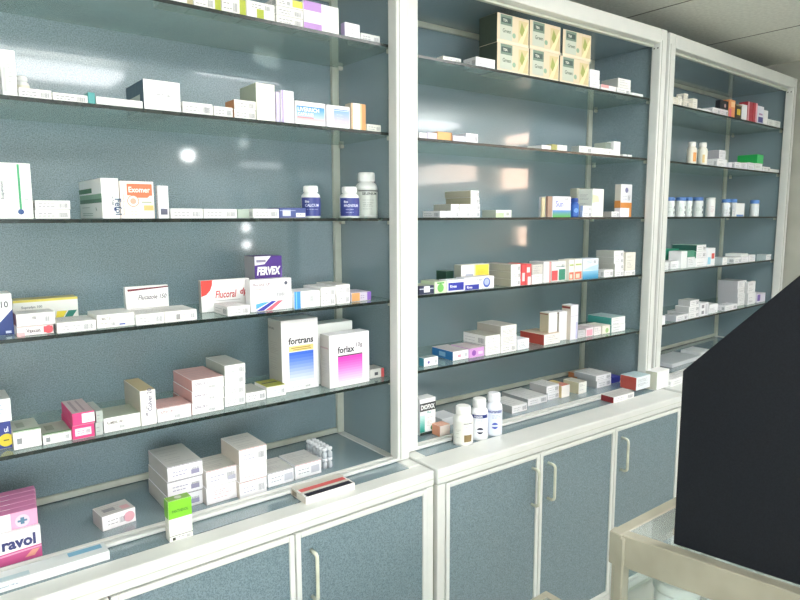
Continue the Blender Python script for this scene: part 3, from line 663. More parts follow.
for lab in ('bottom','middle','topmost'):
    kw=dict(by=500) if p is None else dict(on=p)
    p=B(1,0,238.5,267,16.2,lab+' white carton of the taller stack of three, right of the red printed pair', sw=18, c='#f0eff1', side='#c9bfb4', endtrim='#b0685a' if lab!='middle' else None, top='#c9c7c2' if lab=='topmost' else None, art=(('k','f',.05,.1,.98,.9,'block' if lab=='middle' else 'end','#d08a94' if lab=='middle' else '#8a86a8'),), **kw)
B(1,0,268.5,294,14,'single white carton with a black edge line right of the taller stack', by=488, dep=.11, c='#eef0f2', top='#c9c8c4', endtrim='#2e2c3c', art=(('k','f',.02,.1,.98,.9,'end','#70758a'),('r','f',.62,.2,.95,.7,'#bfc2cc')))
B(1,0,295.5,321.5,14,'single white carton with a red edge line left of the silver capped vials', by=480, dep=.11, c='#eef0f2', top='#c9c8c4', endtrim='#b5525a', art=(('k','f',.02,.1,.98,.9,'end','#70758a'),('r','f',.6,.2,.92,.7,'#bfc2cc')))
# vials
def vial(x, y, z, lab, first=[None]):
    if first[0] is None:
        r = empty('vial', U2W(1, x, y, z))
        MB().lathe([(.0080,0),(.0086,.001),(.0086,.017),(.0045,.022),(.0045,.0255)], ink('#b4bac0',.12), n=16).build('vial_body', r)
        MB().lathe([(.0078,.0256),(.0084,.0262),(.0084,.0325),(.0066,.0345)], CHROME, n=16).build('cap', r)
        first[0] = r
    else:
        r = first[0].copy(); C.objects.link(r); r.location = U2W(1, x, y, z)
        for ch in first[0].children:
            c2 = ch.copy(); C.objects.link(c2); c2.parent = r
    tag(r, lab, 'vial', 'silver capped vials on the bottom ledge')
vd = depth_at(1, 327, 469, 0) + .009; vx = solve(1, 330, 0, vd)
for lay, ln in ((0,'lower layer'),(1,'upper layer')):
    for i, cn in enumerate(('right','left')):
        for j, rn in enumerate(('nearest','second','third','fourth','fifth','hindmost')):
            vial(vx - i*.0200, vd + j*.0205, GAP + lay*.0349, 'small silver capped vial, %s in the %s column of the %s' % (rn, cn, ln))
B(1,0,306,355,15.5,'long flat carton with a red stripe and a black stripe overhanging the ledge', by=505, dep=.115, rot=.0, c='#efeeea', plain=True, hm=.022, side='#d9d2c6', art=(('r','t',.04,.02,.96,.28,'#2b2b38'),('r','t',.04,.42,.96,.66,'#d2605e'),('r','t',.0,.28,1,.42,'#d5d2c8'),('r','t',.0,.66,1,1,'#c9c7bd'),('r','f',.02,.1,.025,.9,'#b9b5a8'),('r','l',.1,.2,.4,.8,'#8b7f70')))
B(1,0,170,193,52,'upright carton with a bright green top half standing on the ledge strip', by=543, dep=.030, c='#e9ebe2', sw=6, hm=.108, top='#8fc24a', art=(('r','f',0,.56,1,1,'#7cc62f'),('t','f',.15,.7,.07,'PANTHENOL','#3c7d2c',.7),('r','f',0,.13,1,.145,'#55584f'),('r','f',.12,.03,.25,.1,'#33352f'),('k','f',.3,.0,.95,.14,'end','#8d9088'),('r','l',0,.56,1,1,'#6cae2c'),('c','t',.5,.5,.3,'#d5ddc8')))
# ============ MIDDLE UNIT
B(2,5,443,461,6.5,'flat white carton with dark print, leftmost on the top shelf of the middle unit', sw=6, top='#8a8f94', d=.03)
B(2,5,476,495,11,'flat white carton left of the gold tea boxes', sw=13, c='#e4e4e8', d=.02)
def tea(a,b,h,lab,on=None,sw=18,v=0):
    g1='#d9c29a'
    return B(2,5,a,b,h,lab,on=on, name='tea_box', cat='tea box', sw=sw, c='#d9caae', side='#3c463b', top='#c9b898', plain=True, d=.02 if on is None else None,
     art=(('r','f',0,.0,1,.1,'#e6dac2'),('r','f',.66,.1,.97,.9,'#cfc093',1.8),('p','f',((.66,.1),(.8,.1),(.97,.7),(.97,.9)),'#ecdcae'),('p','f',((.7,.5),(.78,.35),(.86,.6),(.76,.85)),'#9aa35a'),('r','f',.08,.12,.46,.98,'#bfc6b8',2.0),('r','f',.1,.62,.46,.97,'#6f8577',2.3),('r','f',.12,.7,.42,.88,'#3e5450'),('t','f',.17,.74,.09,'TEA','#dfe3d6',.2),('t','f',.16,.36,.14,'Green','#5a6a5c',.26),('c','f',.52,.32,.09,'#8fae94',2.8)))
t1=tea(497,528.5,29.5,'gold tea box at the left end of the lower row')
t2=tea(529.5,558.5,29,'gold tea box in the middle of the lower row',sw=1)
t3=tea(559.5,588.5,27.5,'gold tea box at the right end of the lower row',sw=1)
tea(497,528.5,29.5,'gold tea box at the left end of the upper row',on=t1)
tea(529.5,560,28.5,'gold tea box in the middle of the upper row',on=t2,sw=1)
tea(562.5,590.5,27,'gold tea box at the right end of the upper row, beyond a dark gap',on=t3,sw=1)
for o in list(C.objects):
    if o.name.startswith('tea_box'): pass
a=B(2,5,590,599.5,10,'lower small white carton right of the gold tea boxes',c='#f1f1f3')
B(2,5,590,599.5,9,'upper small white carton right of the gold tea boxes',on=a,c='#f1f1f3')
B(2,5,601,616,6,'flat white carton with a pink edge on the top middle shelf', c='#efe9ea', art=(('r','f',0,.5,.5,1,'#e3a3a3'),), dep=.05)
a=B(2,5,617,630.5,6,'flat white carton under a thicker grey one, top middle shelf', c='#f1f1f1', sw=8)
B(2,5,618,630.5,9.5,'thick carton with grey side lying on a flat one, top middle shelf', on=a, c='#e9e9e7', sw=17, side='#a8aca8')
B(2,5,631.5,643,3.5,'very thin white carton near the right end of the top middle shelf', c='#eef0f0', plain=True, dep=.08)
# second
B(2,4,419.5,427,6,'small white carton at the left end of the second middle shelf',c='#f1f1f4')
B(2,4,427.5,437,7,'small lilac carton between a white and an orange one', c='#cfc8dc', plain=True)
B(2,4,437.5,452,8.5,'small orange flat carton on the second shelf of the middle unit', c='#dfae72', plain=True, art=(('r','f',.9,0,1,1,'#a5713f'),))
B(2,4,453,465.5,6,'flat lilac white carton right of the orange one', c='#d6d6e8', plain=True)
B(2,4,466,478,9.5,'white carton, tallest of the small row at the left of the second middle shelf', c='#ecebf0')
B(2,4,541.5,551,4.5,'small flat white carton, leftmost of the right half of the second middle shelf', c='#f0f0f0', plain=True)
B(2,4,551.5,557,6,'tiny olive carton between two white ones', c='#a3a062', plain=True)
B(2,4,557.5,567,6,'flat white carton right of the tiny olive one', c='#f0f0f0', plain=True)
B(2,4,579,591.5,7,'flat white carton left of the carton with the upright one on it', c='#f0f0f0', sw=8, side='#a9b2ae')
a=B(2,4,592,613,6.5,'long flat white carton supporting a grey sided one', c='#f0f0f0', art=(('k','f',.5,.1,.9,.9,'end','#888'),))
B(2,4,606,611,6.5,'grey sided carton end lying on the long flat carton', on=a, c='#76847c', sw=12, side='#a9b2a5', plain=True)
B(2,4,613.5,620,14.5,'upright white carton on the second middle shelf', c='#f4f4f4', plain=True)
for k in range(2):
    B(2,4,623+5*k,627+5*k,2.5,('left' if k==0 else 'right')+' of two tiny white packets at the end of the second middle shelf', c='#e6eaea', plain=True, dep=.02)
# third
r0=[]
for (x0,x1,l) in ((440,446.5,'leftmost narrow'),(447,459.5,'second'),(460,470,'third'),(470.5,480,'rightmost')):
    r0.append(B(2,3,x0,x1,6.8,l+' white carton of the bottom row in the stepped stack', c='#efeef2', sw=1, dep=.10))
r1=[]
for (x0,x1,l,i) in ((451,459.5,'left',1),(460,470,'middle',2),(470.5,480,'right',3)):
    r1.append(B(2,3,x0,x1,6.6,l+' white carton of the second row in the stepped stack', c='#efeef2', on=r0[i], dep=.10, side='#b3b5a8'))
a=B(2,3,470.8,479.5,6.6,'long carton with tan side on the third level of the stepped stack', on=r1[2], c='#eeeef0', sw=25, side='#a9a58c')
B(2,3,470.8,479,6.8,'long carton with tan side crowning the stepped stack', on=a, c='#eeeef0', sw=26, side='#b0ad98')
B(2,3,496,511.5,7.5,'flat white carton with pale green print right of the stepped stack', c='#e9efe6', sw=14, side='#aab2a8', art=(('r','f',.0,.0,.5,.6,'#c3dcb0'),('k','f',.1,.1,.9,.9,'end','#999')))
B(2,3,541.5,545,20,'thin cream upright carton leftmost of the right group, third middle shelf', c='#c9bf9c', plain=True, sw=1)
B(2,3,546.5,552,21,'thin brown upright carton beside the thin cream one', c='#a58a7a', plain=True, sw=1, art=(('r','f',0,0,.15,1,'#4b2d2a'),))
B(2,3,552.5,570.5,21,'white carton with blue lettering over a green blue base, third middle shelf', c='#e7e6f2', plain=True, art=(('g','f',0,0,1,.34,'#5fae5a','#5f8fd6'),('t','f',.15,.5,.3,'Sun','#7f88c9',.5),('k','f',.1,.8,.9,.98,'end','#a8a6cc')))
K(2,3,574,19,9.5,'small bright blue bottle between two white cartons', d=.02, wrap='#2f62b5', body='#2456a8', cap='#1f4590', art=(('c',.2,.5,.5,'#6fa0dc'),))
B(2,3,576.5,588.5,29,'cream grey carton standing behind the small blue bottle', d=.09, c='#a9aa9c', plain=True, dep=.04)
a=B(2,3,582.5,591.5,6,'lower white carton beside the small blue bottle', c='#f0f0f4', sw=3, side='#a9bfe0')
B(2,3,583,591.5,5.5,'upper white carton beside the small blue bottle', on=a, c='#f0f0f4', sw=3, side='#a9bfe0')
B(2,3,592,603,28.5,'tall white carton with a pale green tint, third middle shelf', c='#eef2ea', art=(('p','f',((0,.5),(.6,.55),(.5,.75),(0,.8)),'#cfe3b4'),('k','f',.3,.05,.95,.5,'block','#c9d2c4')))
B(2,3,611.5,619,5.5,'flat white carton in front of the orange banded one', d=.008, c='#f1f1f4', sw=9, side='#a9a4a0', dep=None)
B(2,3,620,631,33,'tall white carton with an orange band at the right of the third middle shelf', c='#e9e9ec', sw=6, d=.055, side='#d8d3ca', plain=True, art=(('r','f',0,.0,.5,.28,'#e3d3e0'),('r','f',.5,0,1,.34,'#d98f48'),('r','f',0,.28,1,.44,'#d98f48'),('r','l',0,.28,1,.5,'#d98f48'),('c','f',.5,.82,.08,'#7a7a9c'),('k','f',.1,.45,.9,.75,'end','#9a98b0')))
B(2,3,620,629,9,'small white carton standing before the orange banded one', d=.008, c='#efe9f2', plain=True, dep=.03, art=(('k','f',.1,.1,.9,.9,'block','#c9a0c0'),))
# fourth
B(2,2,419.5,434,9,'flat navy and white carton at the left of the fourth middle shelf', by=296, c='#2a3350', plain=True, dep=.08, top='#b4bda6', art=(('r','f',.3,.25,.7,.95,'#e6e9ee'),('r','f',0,.6,1,.7,'#cfd6de')))
B(2,2,434.5,446.5,12,'flat light green carton beside the navy and white one', by=294.5, c='#cfe0c0', plain=True, dep=.08, top='#b4bda6', art=(('c','f',.5,.45,.35,'#6db35c'),('r','f',.2,.8,.8,.92,'#4f9c46')))
B(2,2,447.5,464,12,'white carton with a deep blue band and white script, fourth middle shelf', by=292.5, c='#eceef4', plain=True, dep=.05, art=(('r','f',.05,.12,.97,.78,'#2a34a0'),('t','f',.15,.35,.25,'Rivea','#f2f4fb',.65)))
B(2,2,464.5,494,12.5,'white carton with a blue disc and lower blue band, fourth middle shelf', by=290.5, c='#e9ebf4', plain=True, dep=.05, art=(('r','f',.02,.02,.48,.42,'#2a34a0'),('t','f',.08,.12,.2,'Rivea','#f2f4fb',.3),('c','f',.74,.5,.4,'#4a62b8'),('c','f',.74,.55,.28,'#aebbe2',3),('k','f',.2,.6,.6,.95,'end','#6d707c')))
B(2,2,461,489,23,'white and yellow square carton standing behind the blue banded ones', d=.08, c='#eceae2', sw=7, side='#a8ab9e', plain=True, art=(('r','f',.5,.02,.98,.98,'#e6d24c'),('r','f',.15,.3,.42,.6,'#aab0c0'),('k','f',.55,.1,.9,.9,'block','#c9b43c'),('r','f',.45,.02,.5,.98,'#efe6a8')))
B(2,2,446,453.5,16,'dark green carton behind, left of the white and yellow one', d=.14, c='#2f5242', plain=True, dep=.06)
p=None
for lab in ('bottom','middle','topmost'):
    kw=dict(by=287) if p is None else dict(on=p)
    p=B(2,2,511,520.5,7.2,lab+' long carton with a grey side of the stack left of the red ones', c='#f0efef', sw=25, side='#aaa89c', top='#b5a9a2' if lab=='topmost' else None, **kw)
B(2,2,521,525.5,21,'slim red upright carton right of the grey sided stack', by=286, c='#d9484c', plain=True, dep=.1, art=(('r','f',.2,.2,.8,.6,'#f1d5d5'),))
B(2,2,526,531,21,'slim red and white upright carton beside the slim red one', by=285.2, c='#dd5a5c', plain=True, dep=.1, art=(('r','f',.3,.0,.9,.4,'#f4e3e3'),('r','f',.1,.6,.7,.85,'#f4e3e3')))
a=B(2,2,532,542.5,9.5,'white carton right of the slim red ones, under a grey one', by=284.5, c='#efefef', dep=.1)
B(2,2,532,542.5,10,'grey white carton on the one right of the slim red ones', on=a, c='#d0cec8', dep=.1)
B(2,2,543.5,550.5,21,'white upright carton left of the red and green one', by=283, c='#efeef0', dep=.08, sw=1, art=(('r','f',.75,0,1,1,'#e9a4a4'),))
B(2,2,551.5,565.5,20,'white carton with red and green blocks, fourth middle shelf', by=281.8, c='#eceaea', plain=True, dep=.06, art=(('r','f',.0,.05,.42,.55,'#d9585c'),('r','f',.5,.05,.95,.6,'#3c8c74'),('r','f',.3,.72,.9,.76,'#7aa9a0'),('k','f',.1,.62,.95,.95,'end','#c9a0a0')))
B(2,2,566.5,573.5,21,'white upright carton with an orange red lower pattern, left of its twin', by=281, c='#eeebe2', plain=True, dep=.06, art=(('r','f',.05,.05,.95,.4,'#e37a62'),('r','f',.2,.1,.7,.3,'#f0d5c4',2.4),('r','f',.1,.7,.9,.78,'#a9bd72')))
B(2,2,574.3,581.5,21,'white upright carton with an orange red lower pattern, right one of the twins', by=280.2, c='#eeebe2', plain=True, dep=.06, art=(('r','f',.05,.05,.95,.4,'#e37a62'),('r','f',.2,.1,.7,.3,'#f0d5c4',2.4),('r','f',.1,.7,.9,.78,'#a9bd72')))
B(2,2,582.5,598,20.5,'white carton with a blue wave base, fourth middle shelf', by=279.5, c='#dfe9f4', plain=True, dep=.06, art=(('g','f',0,.0,1,.4,'#2f86b4','#8fc3e0'),('p','f',((.0,.45),(.5,.6),(1,.7),(1,.4)),'#b9d5ea'),('k','f',.2,.7,.9,.98,'end','#7fa6c9')))
for k,(x0,x1,l) in enumerate(((553,568,'left'),(569,585,'right'))):
    B(2,2,x0,x1,27,'pale grey open carton flap standing behind, the '+l+' of two', d=.10, c='#b3b9c8', plain=True, dep=.05, hm=.078)
B(2,2,604,613,7.5,'small white carton in front of the tall white stack', by=277.5, c='#efefef', dep=.05, sw=5)
p=None
for lab in ('bottom','second','third','topmost'):
    kw=dict(by=277) if p is None else dict(on=p)
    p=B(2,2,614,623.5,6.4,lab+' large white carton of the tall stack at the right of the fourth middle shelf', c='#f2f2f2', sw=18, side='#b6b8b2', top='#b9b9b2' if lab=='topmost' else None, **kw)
a=B(2,2,624.5,635,5,'low white carton under the pale beige upright one', by=276, c='#f0f0ee', dep=.08)
B(2,2,625.5,635,18,'pale beige upright carton at the right end of the fourth middle shelf', on=a, c='#e4e2d6', dep=.07)
# fifth
B(2,1,424,438,8.5,'white carton with a teal side at the left of the fifth middle shelf', by=367, c='#f0f1f4', sw=5, side='#3f93a8', top='#a9b9bc', art=(('r','f',.25,.3,.4,.6,'#5f4f9a'),('k','f',.4,.1,.95,.9,'end','#b9bccb')))
B(2,1,453,468.5,9,'white carton with a strong blue side, fifth middle shelf', by=361, c='#f0f1f4', sw=21, side='#2f78b4', top='#c5bfc0', art=(('r','f',.3,.3,.5,.6,'#d9a0b0'),('k','f',.4,.1,.95,.9,'end','#c0b9c8'),('r','l',.35,.25,.65,.75,'#8fc0e0')))
B(2,1,469.5,484,9.5,'flat carton with a violet pink front, fifth middle shelf', by=358.5, c='#cf9bd2', plain=True, dep=.11, top='#c5b9bc', art=(('c','f',.3,.5,.3,'#8f4fae'),('r','f',.6,.3,.9,.6,'#ead0ea')))
p=None
for lab in ('lower','upper'):
    kw=dict(by=356) if p is None else dict(on=p)
    p=B(2,1,485.5,500,9.8,lab+' wide white carton right of the violet one', c='#f0f0ee', dep=.13, top='#aaa99c' if lab=='upper' else None, **kw)
a=B(2,1,501,516.5,8,'bottom white carton of the stack in the centre of the fifth middle shelf', by=353.5, c='#efeeec', dep=.10)
b=B(2,1,501,516.5,9,'second white carton of the stack in the centre of the fifth middle shelf', on=a, c='#efeeec', dep=.10)
B(2,1,500.5,516.5,10,'topmost white carton of the central stack, with a wide grey side', on=b, c='#efeeec', sw=24, side='#b5afa6', top='#b3b0a8')
B(2,1,517.5,529,10.5,'short white carton between the central stack and the red sided one', by=350.5, c='#edeff6', dep=.09)
red_ = B(2,1,544,560,10.5,'white carton with a red side on the fifth middle shelf', by=345.5, c='#f2ece9', sw=24, side='#b5483e', top='#d5bfa8')
for (x0,x1,h,by,l) in ((548,557,22,None,'shortest'),(558,566.5,26,None,'middle'),(567.5,577.5,34,None,'tallest')):
    pass
B(2,1,548.5,557,20,'shortest of three upright white cartons with a dark top line', on=red_, d=.05, c='#efeef0', sw=9, side='#c9bfa6', dep=None, art=(('r','l',0,.9,.9,.94,'#8a3f3a'),))
B(2,1,558.5,566.5,29,'middle of three upright white cartons with a dark top line', d=.06, c='#efeef2', sw=8, side='#c2bab0', art=(('r','l',0,.93,.9,.965,'#8a3f3a'),))
B(2,1,567.5,577.5,35,'tallest of three upright white cartons with a dark top line', d=.04, c='#eceaf3', sw=9, side='#d0c6ba', art=(('r','l',0,.9,.9,.96,'#8a3f3a'),('r','f',0,.68,1,.69,'#b5b0c0'),('r','f',.7,.02,.95,.5,'#c5c2e2')))
B(2,1,578,585,8,'small grey carton left of the pink printed one', by=338.5, c='#cfcdd0', dep=.09)
B(2,1,585.7,593,8.5,'white carton with a pink printed panel, fifth middle shelf', by=337, c='#efe3e7', plain=True, dep=.09, top='#c9bcc0', art=(('c','f',.45,.45,.35,'#e37a98'),('r','f',.1,.1,.9,.8,'#e9a9ba')))
B(2,1,594,601,8.5,'white carton with a small red line right of the pink printed one', by=335.8, c='#f1e9ea', dep=.09)
B(2,1,602,610,8.5,'white carton with a pale green patch, left of the teal topped pair', by=334.5, c='#eeeadf', plain=True, dep=.09, art=(('c','f',.6,.4,.3,'#a9cc8c'),))
a=B(2,1,611.5,625,7.5,'lower white carton of the pair with a teal top', by=333, c='#f0f2f2', sw=12, side='#7fb0a6', dep=None)
B(2,1,611.5,625,7.5,'upper white carton of the pair, with a teal side', on=a, c='#f0f2f2', sw=24, side='#3a8f8a', top='#a9c3c4')
# bottom
B(2,0,420,435.5,36,'white carton with boxed black lettering and teal corner, beside the middle post', by=436, c='#f2f3f2', plain=True, dep=.05, art=(('r','f',.0,.66,1,.88,'#2c3030',2),('t','f',.06,.70,.14,'DIOPXX','#f2f3f2',.88,{'bold':.05}),('t','f',.45,.58,.06,'Plus','#58b0a8',.4),('g','f',0,.08,.3,.55,'#2f9c8c','#cfe9e4'),('r','f',0,0,1,.07,'#2a3a34'),('c','f',.8,.16,.07,'#4f8a4a'),('k','f',.4,.15,.9,.55,'block','#b9a9a0')))
B(2,0,440,450,10.5,'small salmon flat carton left of the three white bottles', by=437, c='#f0e0d6', plain=True, sw=8, side='#e59e7e', top='#e8b49c', dep=None)
B(2,0,442,458,8,'clear flat packet lying behind the salmon carton', d=.10, c='#dcdfe2', plain=True, dep=.09, rot=0)
NV='#26347c'
K(2,0,463,37,20.5,'white bottle with a brown green picture label, nearest of three', by=446, wrap='#e6e7e1', body='#eff0ec', cap='#f1f1ee', art=(('r',.0,.08,.85,.4,'#8a7650'),('c',.45,.24,.2,'#59683a'),('r',-.05,.9,.9,.93,'#4a4f52'),('k',.05,.45,.85,.85,'#a9a9a4'),('k',-.9,.1,-.1,.85,'#b9bdb4')))
K(2,0,479,39.5,18,'middle one of three white bottles, with a dark disc on its label', by=440, wrap='#eceef2', body='#eff0f2', cap='#f1f2f2', art=(('r',-1.0,.86,.9,1,NV),('t',-.7,.88,.1,'Health','#eceef6',1.1),('c',.0,.32,.38,'#272a44'),('r',-.5,.27,.5,.36,'#e2e4f0'),('k',-.5,.6,.7,.82,'#9a9db0')))
K(2,0,493.5,41,17.5,'hindmost of three white bottles, with a blue disc on its label', by=436.5, wrap='#dfe5f4', body='#e9edf6', cap='#eceef2', art=(('t',-1.0,.86,.14,'Neurorubin','#2f3d96',1.9),('c',.0,.34,.38,'#3a50b0'),('r',-.5,.3,.5,.38,'#dfe5f4'),('k',-.5,.6,.8,.8,'#8f9ac9')))
for (x0,x1,h,by,sw,l,kw) in (
 (512,527,7.5,414,22,'flat white carton lying nearest right of the three bottles',{}),
 (528,547,7,406.5,26,'flat white carton second in the row right of the bottles',{})):
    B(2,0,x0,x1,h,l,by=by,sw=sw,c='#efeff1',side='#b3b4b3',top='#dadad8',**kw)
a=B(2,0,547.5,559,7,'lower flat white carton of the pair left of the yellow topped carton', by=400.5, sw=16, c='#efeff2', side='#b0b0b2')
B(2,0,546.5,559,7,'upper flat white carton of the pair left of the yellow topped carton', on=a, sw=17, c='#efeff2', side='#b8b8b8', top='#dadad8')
B(2,0,560.5,569.5,12,'carton with a yellow and red top, on the bottom middle ledge', by=398.5, dep=.10, c='#f0ece6', side='#d5bd8c', top='#cf8472', art=(('r','t',0,.5,1,1,'#d9c580'),))
B(2,0,578.5,586.5,11.5,'cream carton right of the yellow and red topped one', by=394.5, dep=.09, c='#f1f0ea', side='#d8cfb0', top='#c6c0b0')
a=B(2,0,597,611,7,'flat white carton with grey side at back, before the right post', by=388.5, sw=20, c='#f0f0f3', side='#b3b5b6', d=None)
B(2,0,596,611,5.5,'flat white carton lying on another at the back of the bottom middle ledge', on=a, sw=22, c='#f0f0f3', side='#b8babc', top='#dadad8')
a=B(2,0,613,620,6,'small deep blue carton before the right post of the middle unit', by=383.5, c='#3b3f9c', plain=True, dep=.05)
B(2,0,606,622,5,'long orange edged carton at the back near the right post', d=.14, c='#dfa27c', sw=26, side='#d98a5a', top='#cdb8a4', plain=True)
B(2,0,613.5,634,6,'flat white carton with a red end lying nearest to the ledge front', by=403.5, dep=.07, c='#f2f1f1', side='#8f2f34', top='#c5c6c2')
B(2,0,636,650,13,'white and light blue carton with a red side by the right post', d=-.075, zb=.0135, c='#e6edf0', sw=16, side='#b55048', top='#b7cdd2', dep=None)
# ============ RIGHT UNIT
for (x0,x1,h,l) in ((673,677,8,'shorter small cream carton at the left end of the top right shelf'),(677.5,681.5,10,'small cream carton beside the shortest one on the top right shelf')):
    B(3,5,x0,x1,h,l,c='#eee9dc',sw=2,side='#cfc6b0')
a=B(3,5,683.5,688.5,7,'small cream carton carrying a cube shaped one', c='#eee9dc', dep=.05)
B(3,5,684,688,7,'cube shaped cream carton on another, top right shelf', on=a, c='#eee9dc', dep=.04)
B(3,5,689,692,5.5,'tiny cream carton between two taller ones on the top right shelf', c='#eae4d6', plain=True, dep=.03)
B(3,5,692.5,697,11,'upright cream carton right of the stacked cube', c='#f0ece0', dep=.04)
B(3,5,699,706,2.5,'thin flat white packet, nearer the cream cartons', c='#eee', plain=True, dep=.05)
B(3,5,706.5,711.5,2.5,'thin flat white packet, nearer the black carton', c='#eee', plain=True, dep=.05)
a=B(3,5,713,720,6.5,'flat white carton left one of two below the black carton', c='#efecee', dep=.09)
B(3,5,720.5,728,6.5,'flat white carton right one of two below the black carton', c='#efe4e8', dep=.09)
B(3,5,720,728,9,'black carton lying over two white ones on the top right shelf', on=a, c='#1f1e24', sw=5, side='#26262c', plain=True, dep=None, art=(('c','f',.6,.45,.22,'#c9a0a0'),), d=a['d'])
B(3,5,728.7,734.5,18,'upright orange and red carton right of the black one', c='#e09560', plain=True, dep=.05, art=(('r','f',.0,0,.4,.5,'#d9687a'),('r','f',.3,.6,.9,.9,'#f0c89c')))
B(3,5,735.3,741,14.5,'black carton with yellow print on the top right shelf', c='#25231f', plain=True, dep=.05, art=(('r','f',.2,.3,.8,.7,'#d9c042'),('r','f',.0,.9,1,1,'#8a7f60')))
B(3,5,741.8,746.5,16,'slim upright white carton between black yellow and red cartons', c='#f0f0f4', plain=True, dep=.05)
B(3,5,747.2,752,20,'left one of two slim dark red upright cartons', c='#a53040', plain=True, dep=.05, art=(('r','f',.0,0,.25,1,'#d9a3ad'),))
B(3,5,752.5,756.5,20,'right one of two slim dark red upright cartons, with a pink edge', c='#b53a48', plain=True, dep=.05, art=(('r','f',.6,0,1,1,'#e3a9b9'),))
B(3,5,757.2,763,18,'white carton with dark blue print right of the dark red ones', c='#e4e6f2', plain=True, dep=.05, art=(('r','f',.1,.1,.9,.4,'#3d3f86'),('r','f',.2,.5,.8,.6,'#b590b5')))
B(3,5,763.6,767.3,15,'slim white upright carton at the right of the dark blue printed one', c='#f2f2f2', plain=True, dep=.04)
B(3,5,768,774,7,'left one of two flat white cartons at the right end of the top right shelf', c='#eceeec', dep=.05)
B(3,5,774.5,780,7,'right one of two flat white cartons at the right end of the top right shelf', c='#eceeec', dep=.05)
K(3,4,691.3,22.5,10,'round cream bottle with an orange label, left of its twin', d=.02, wrap='#ece7d6', body='#e9e6da', cap='#f2f1ec', art=(('r',-.2,.1,.6,.8,'#e8a25a'),))
K(3,4,702,23,10,'round cream bottle, right one of two, on the second right shelf', d=.02, wrap='#eeece0', body='#efede2', cap='#f4f3f0', art=(('r',-.5,.1,.0,.7,'#e6c98c'),))
B(3,4,707,714.5,7,'small white carton under the grey one, beside the cream bottles', c='#f0f0f2', dep=.05)
b=B(3,4,717,726.5,8,'white carton under the right end of the grey one', c='#f0f0f2', dep=.06)
B(3,4,719,725.5,9,'grey sided carton lying over two white ones, second right shelf', on=b, c='#e4e4e8', sw=15, side='#a9a9b0', d=b['d']+.005)
B(3,4,728.5,732,5.5,'tiny white carton left of the white row under the green one', c='#eceaf2', plain=True, dep=.03)
for (x0,x1,h,l) in ((735,741,6.5,'leftmost'),(741.5,747,6.5,'second')):
    a=B(3,4,x0,x1,h,l+' white carton of the row below the green carton', c='#eeecf2', dep=.09)
a=B(3,4,748,754,7.5,'third white carton of the row below the green carton', c='#e9e8ee', dep=.09)
b=B(3,4,754.8,762,7.5,'fourth white carton of the row, under the right end of the green carton', c='#f2f2f4', dep=.09)
B(3,4,757,763,9,'bright green long carton lying on the white row, second right shelf', on=b, c='#3fbf6c', sw=20, side='#22a552', plain=True)
B(3,4,763,770,5,'flat white carton just right of the row under the green carton', c='#f2f2f4', dep=.05)
B(3,4,771,780,3.5,'thin pale carton at the right end of the second right shelf', c='#e4e8e6', plain=True, dep=.05)
JA=(('k',-.9,.1,.2,.8,'#9ab0a4'),('r',.45,.55,.7,.75,'#3a4454'),('r',.45,.15,.7,.35,'#3a4454'))
for (cx,w,l) in ((669.5,10,'leftmost'),(680,10.5,'second'),(688,8,'third'),(697.5,10.5,'fourth')):
    K(3,3,cx,19.5,w,l+' white jar with a blue lid in the row of four', d=.02, jar=True, wrap='#dfe6e4', body='#e6eaea', cap='#4f79b8', art=JA, capfrac=.18)
K(3,3,710,19,9.5,'white jar without a blue lid, pink print on its side', d=.02, jar=True, wrap='#ecebea', body='#eeeeec', cap='#e6e8e6', art=(('k',-.6,.1,.7,.8,'#c98a9a'),), capfrac=.1)
K(3,3,725.5,17.5,9,'blue lidded jar, left of the pair behind the white carton', d=.03, jar=True, wrap='#e6ecf0', body='#e6eaea', cap='#5585c8', art=JA, capfrac=.2)
K(3,3,732.5,17.5,8,'blue lidded jar, right of the pair behind the white carton', d=.035, jar=True, wrap='#e6ecf0', body='#e6eaea', cap='#5585c8', art=JA, capfrac=.2)
B(3,3,735.5,744,13.5,'white carton with blue base among the jars', d=.006, c='#f0f2f4', dep=.02, art=(('r','f',.1,.02,.9,.15,'#5a86c0'),))
K(3,3,754,16.5,9.5,'single blue lidded jar at the right of the third right shelf', d=.02, jar=True, wrap='#eaf0f4', body='#e9eeee', cap='#5a8ad0', capfrac=.22)
# fourth right
a=B(3,2,662.5,668.5,8,'small white carton under the left of the green box', by=270.5, c='#f0f2f2', dep=.08)
b=B(3,2,670.5,678,8,'small white carton under the right of the green box', by=269.5, c='#f0f0f2', dep=.08, sw=1)
B(3,2,663,678.5,10.5,'green box lying on two small white cartons, fourth right shelf', on=a, c='#2f9c7c', plain=True, dep=.07)
c=B(3,2,679.5,686.5,17.5,'white upright carton right of the green box', by=269, c='#f2f4f4', dep=.07, plain=True)
d=B(3,2,687.3,694.5,10.5,'white carton under the small dark green end', by=268, c='#eef0f2', dep=.08)
e=B(3,2,695.3,705.5,9,'bottom white carton under the long dark green boxes', by=267.3, c='#f4f4f6', dep=.08)
B(3,2,687.3,694.5,6.5,'small dark green carton end below the longest dark green box', on=d, c='#4f9078', plain=True, dep=.08)
f_=B(3,2,695.3,705.8,6.5,'middle white carton under the long dark green box', on=e, c='#f4f4f6', dep=.08, side='#3f8a70')
B(3,2,696,706,6.5,'long dark green sided box with white end on top of the pile', on=f_, c='#f4f6f6', sw=25, side='#2f5f56', top='#8fb5a8')
B(3,2,707,714.5,18,'white upright carton with red and light blue marks', by=266.3, c='#f0f2f6', plain=True, dep=.06, art=(('r','f',.5,.4,.9,.7,'#dc5f5a'),('r','f',.0,.1,.4,.5,'#9cd4ea')))
B(3,2,722.5,727,7.5,'small white carton with a long grey side, fourth right shelf', by=265, c='#f0f0f2', sw=9, side='#b9c2c6')
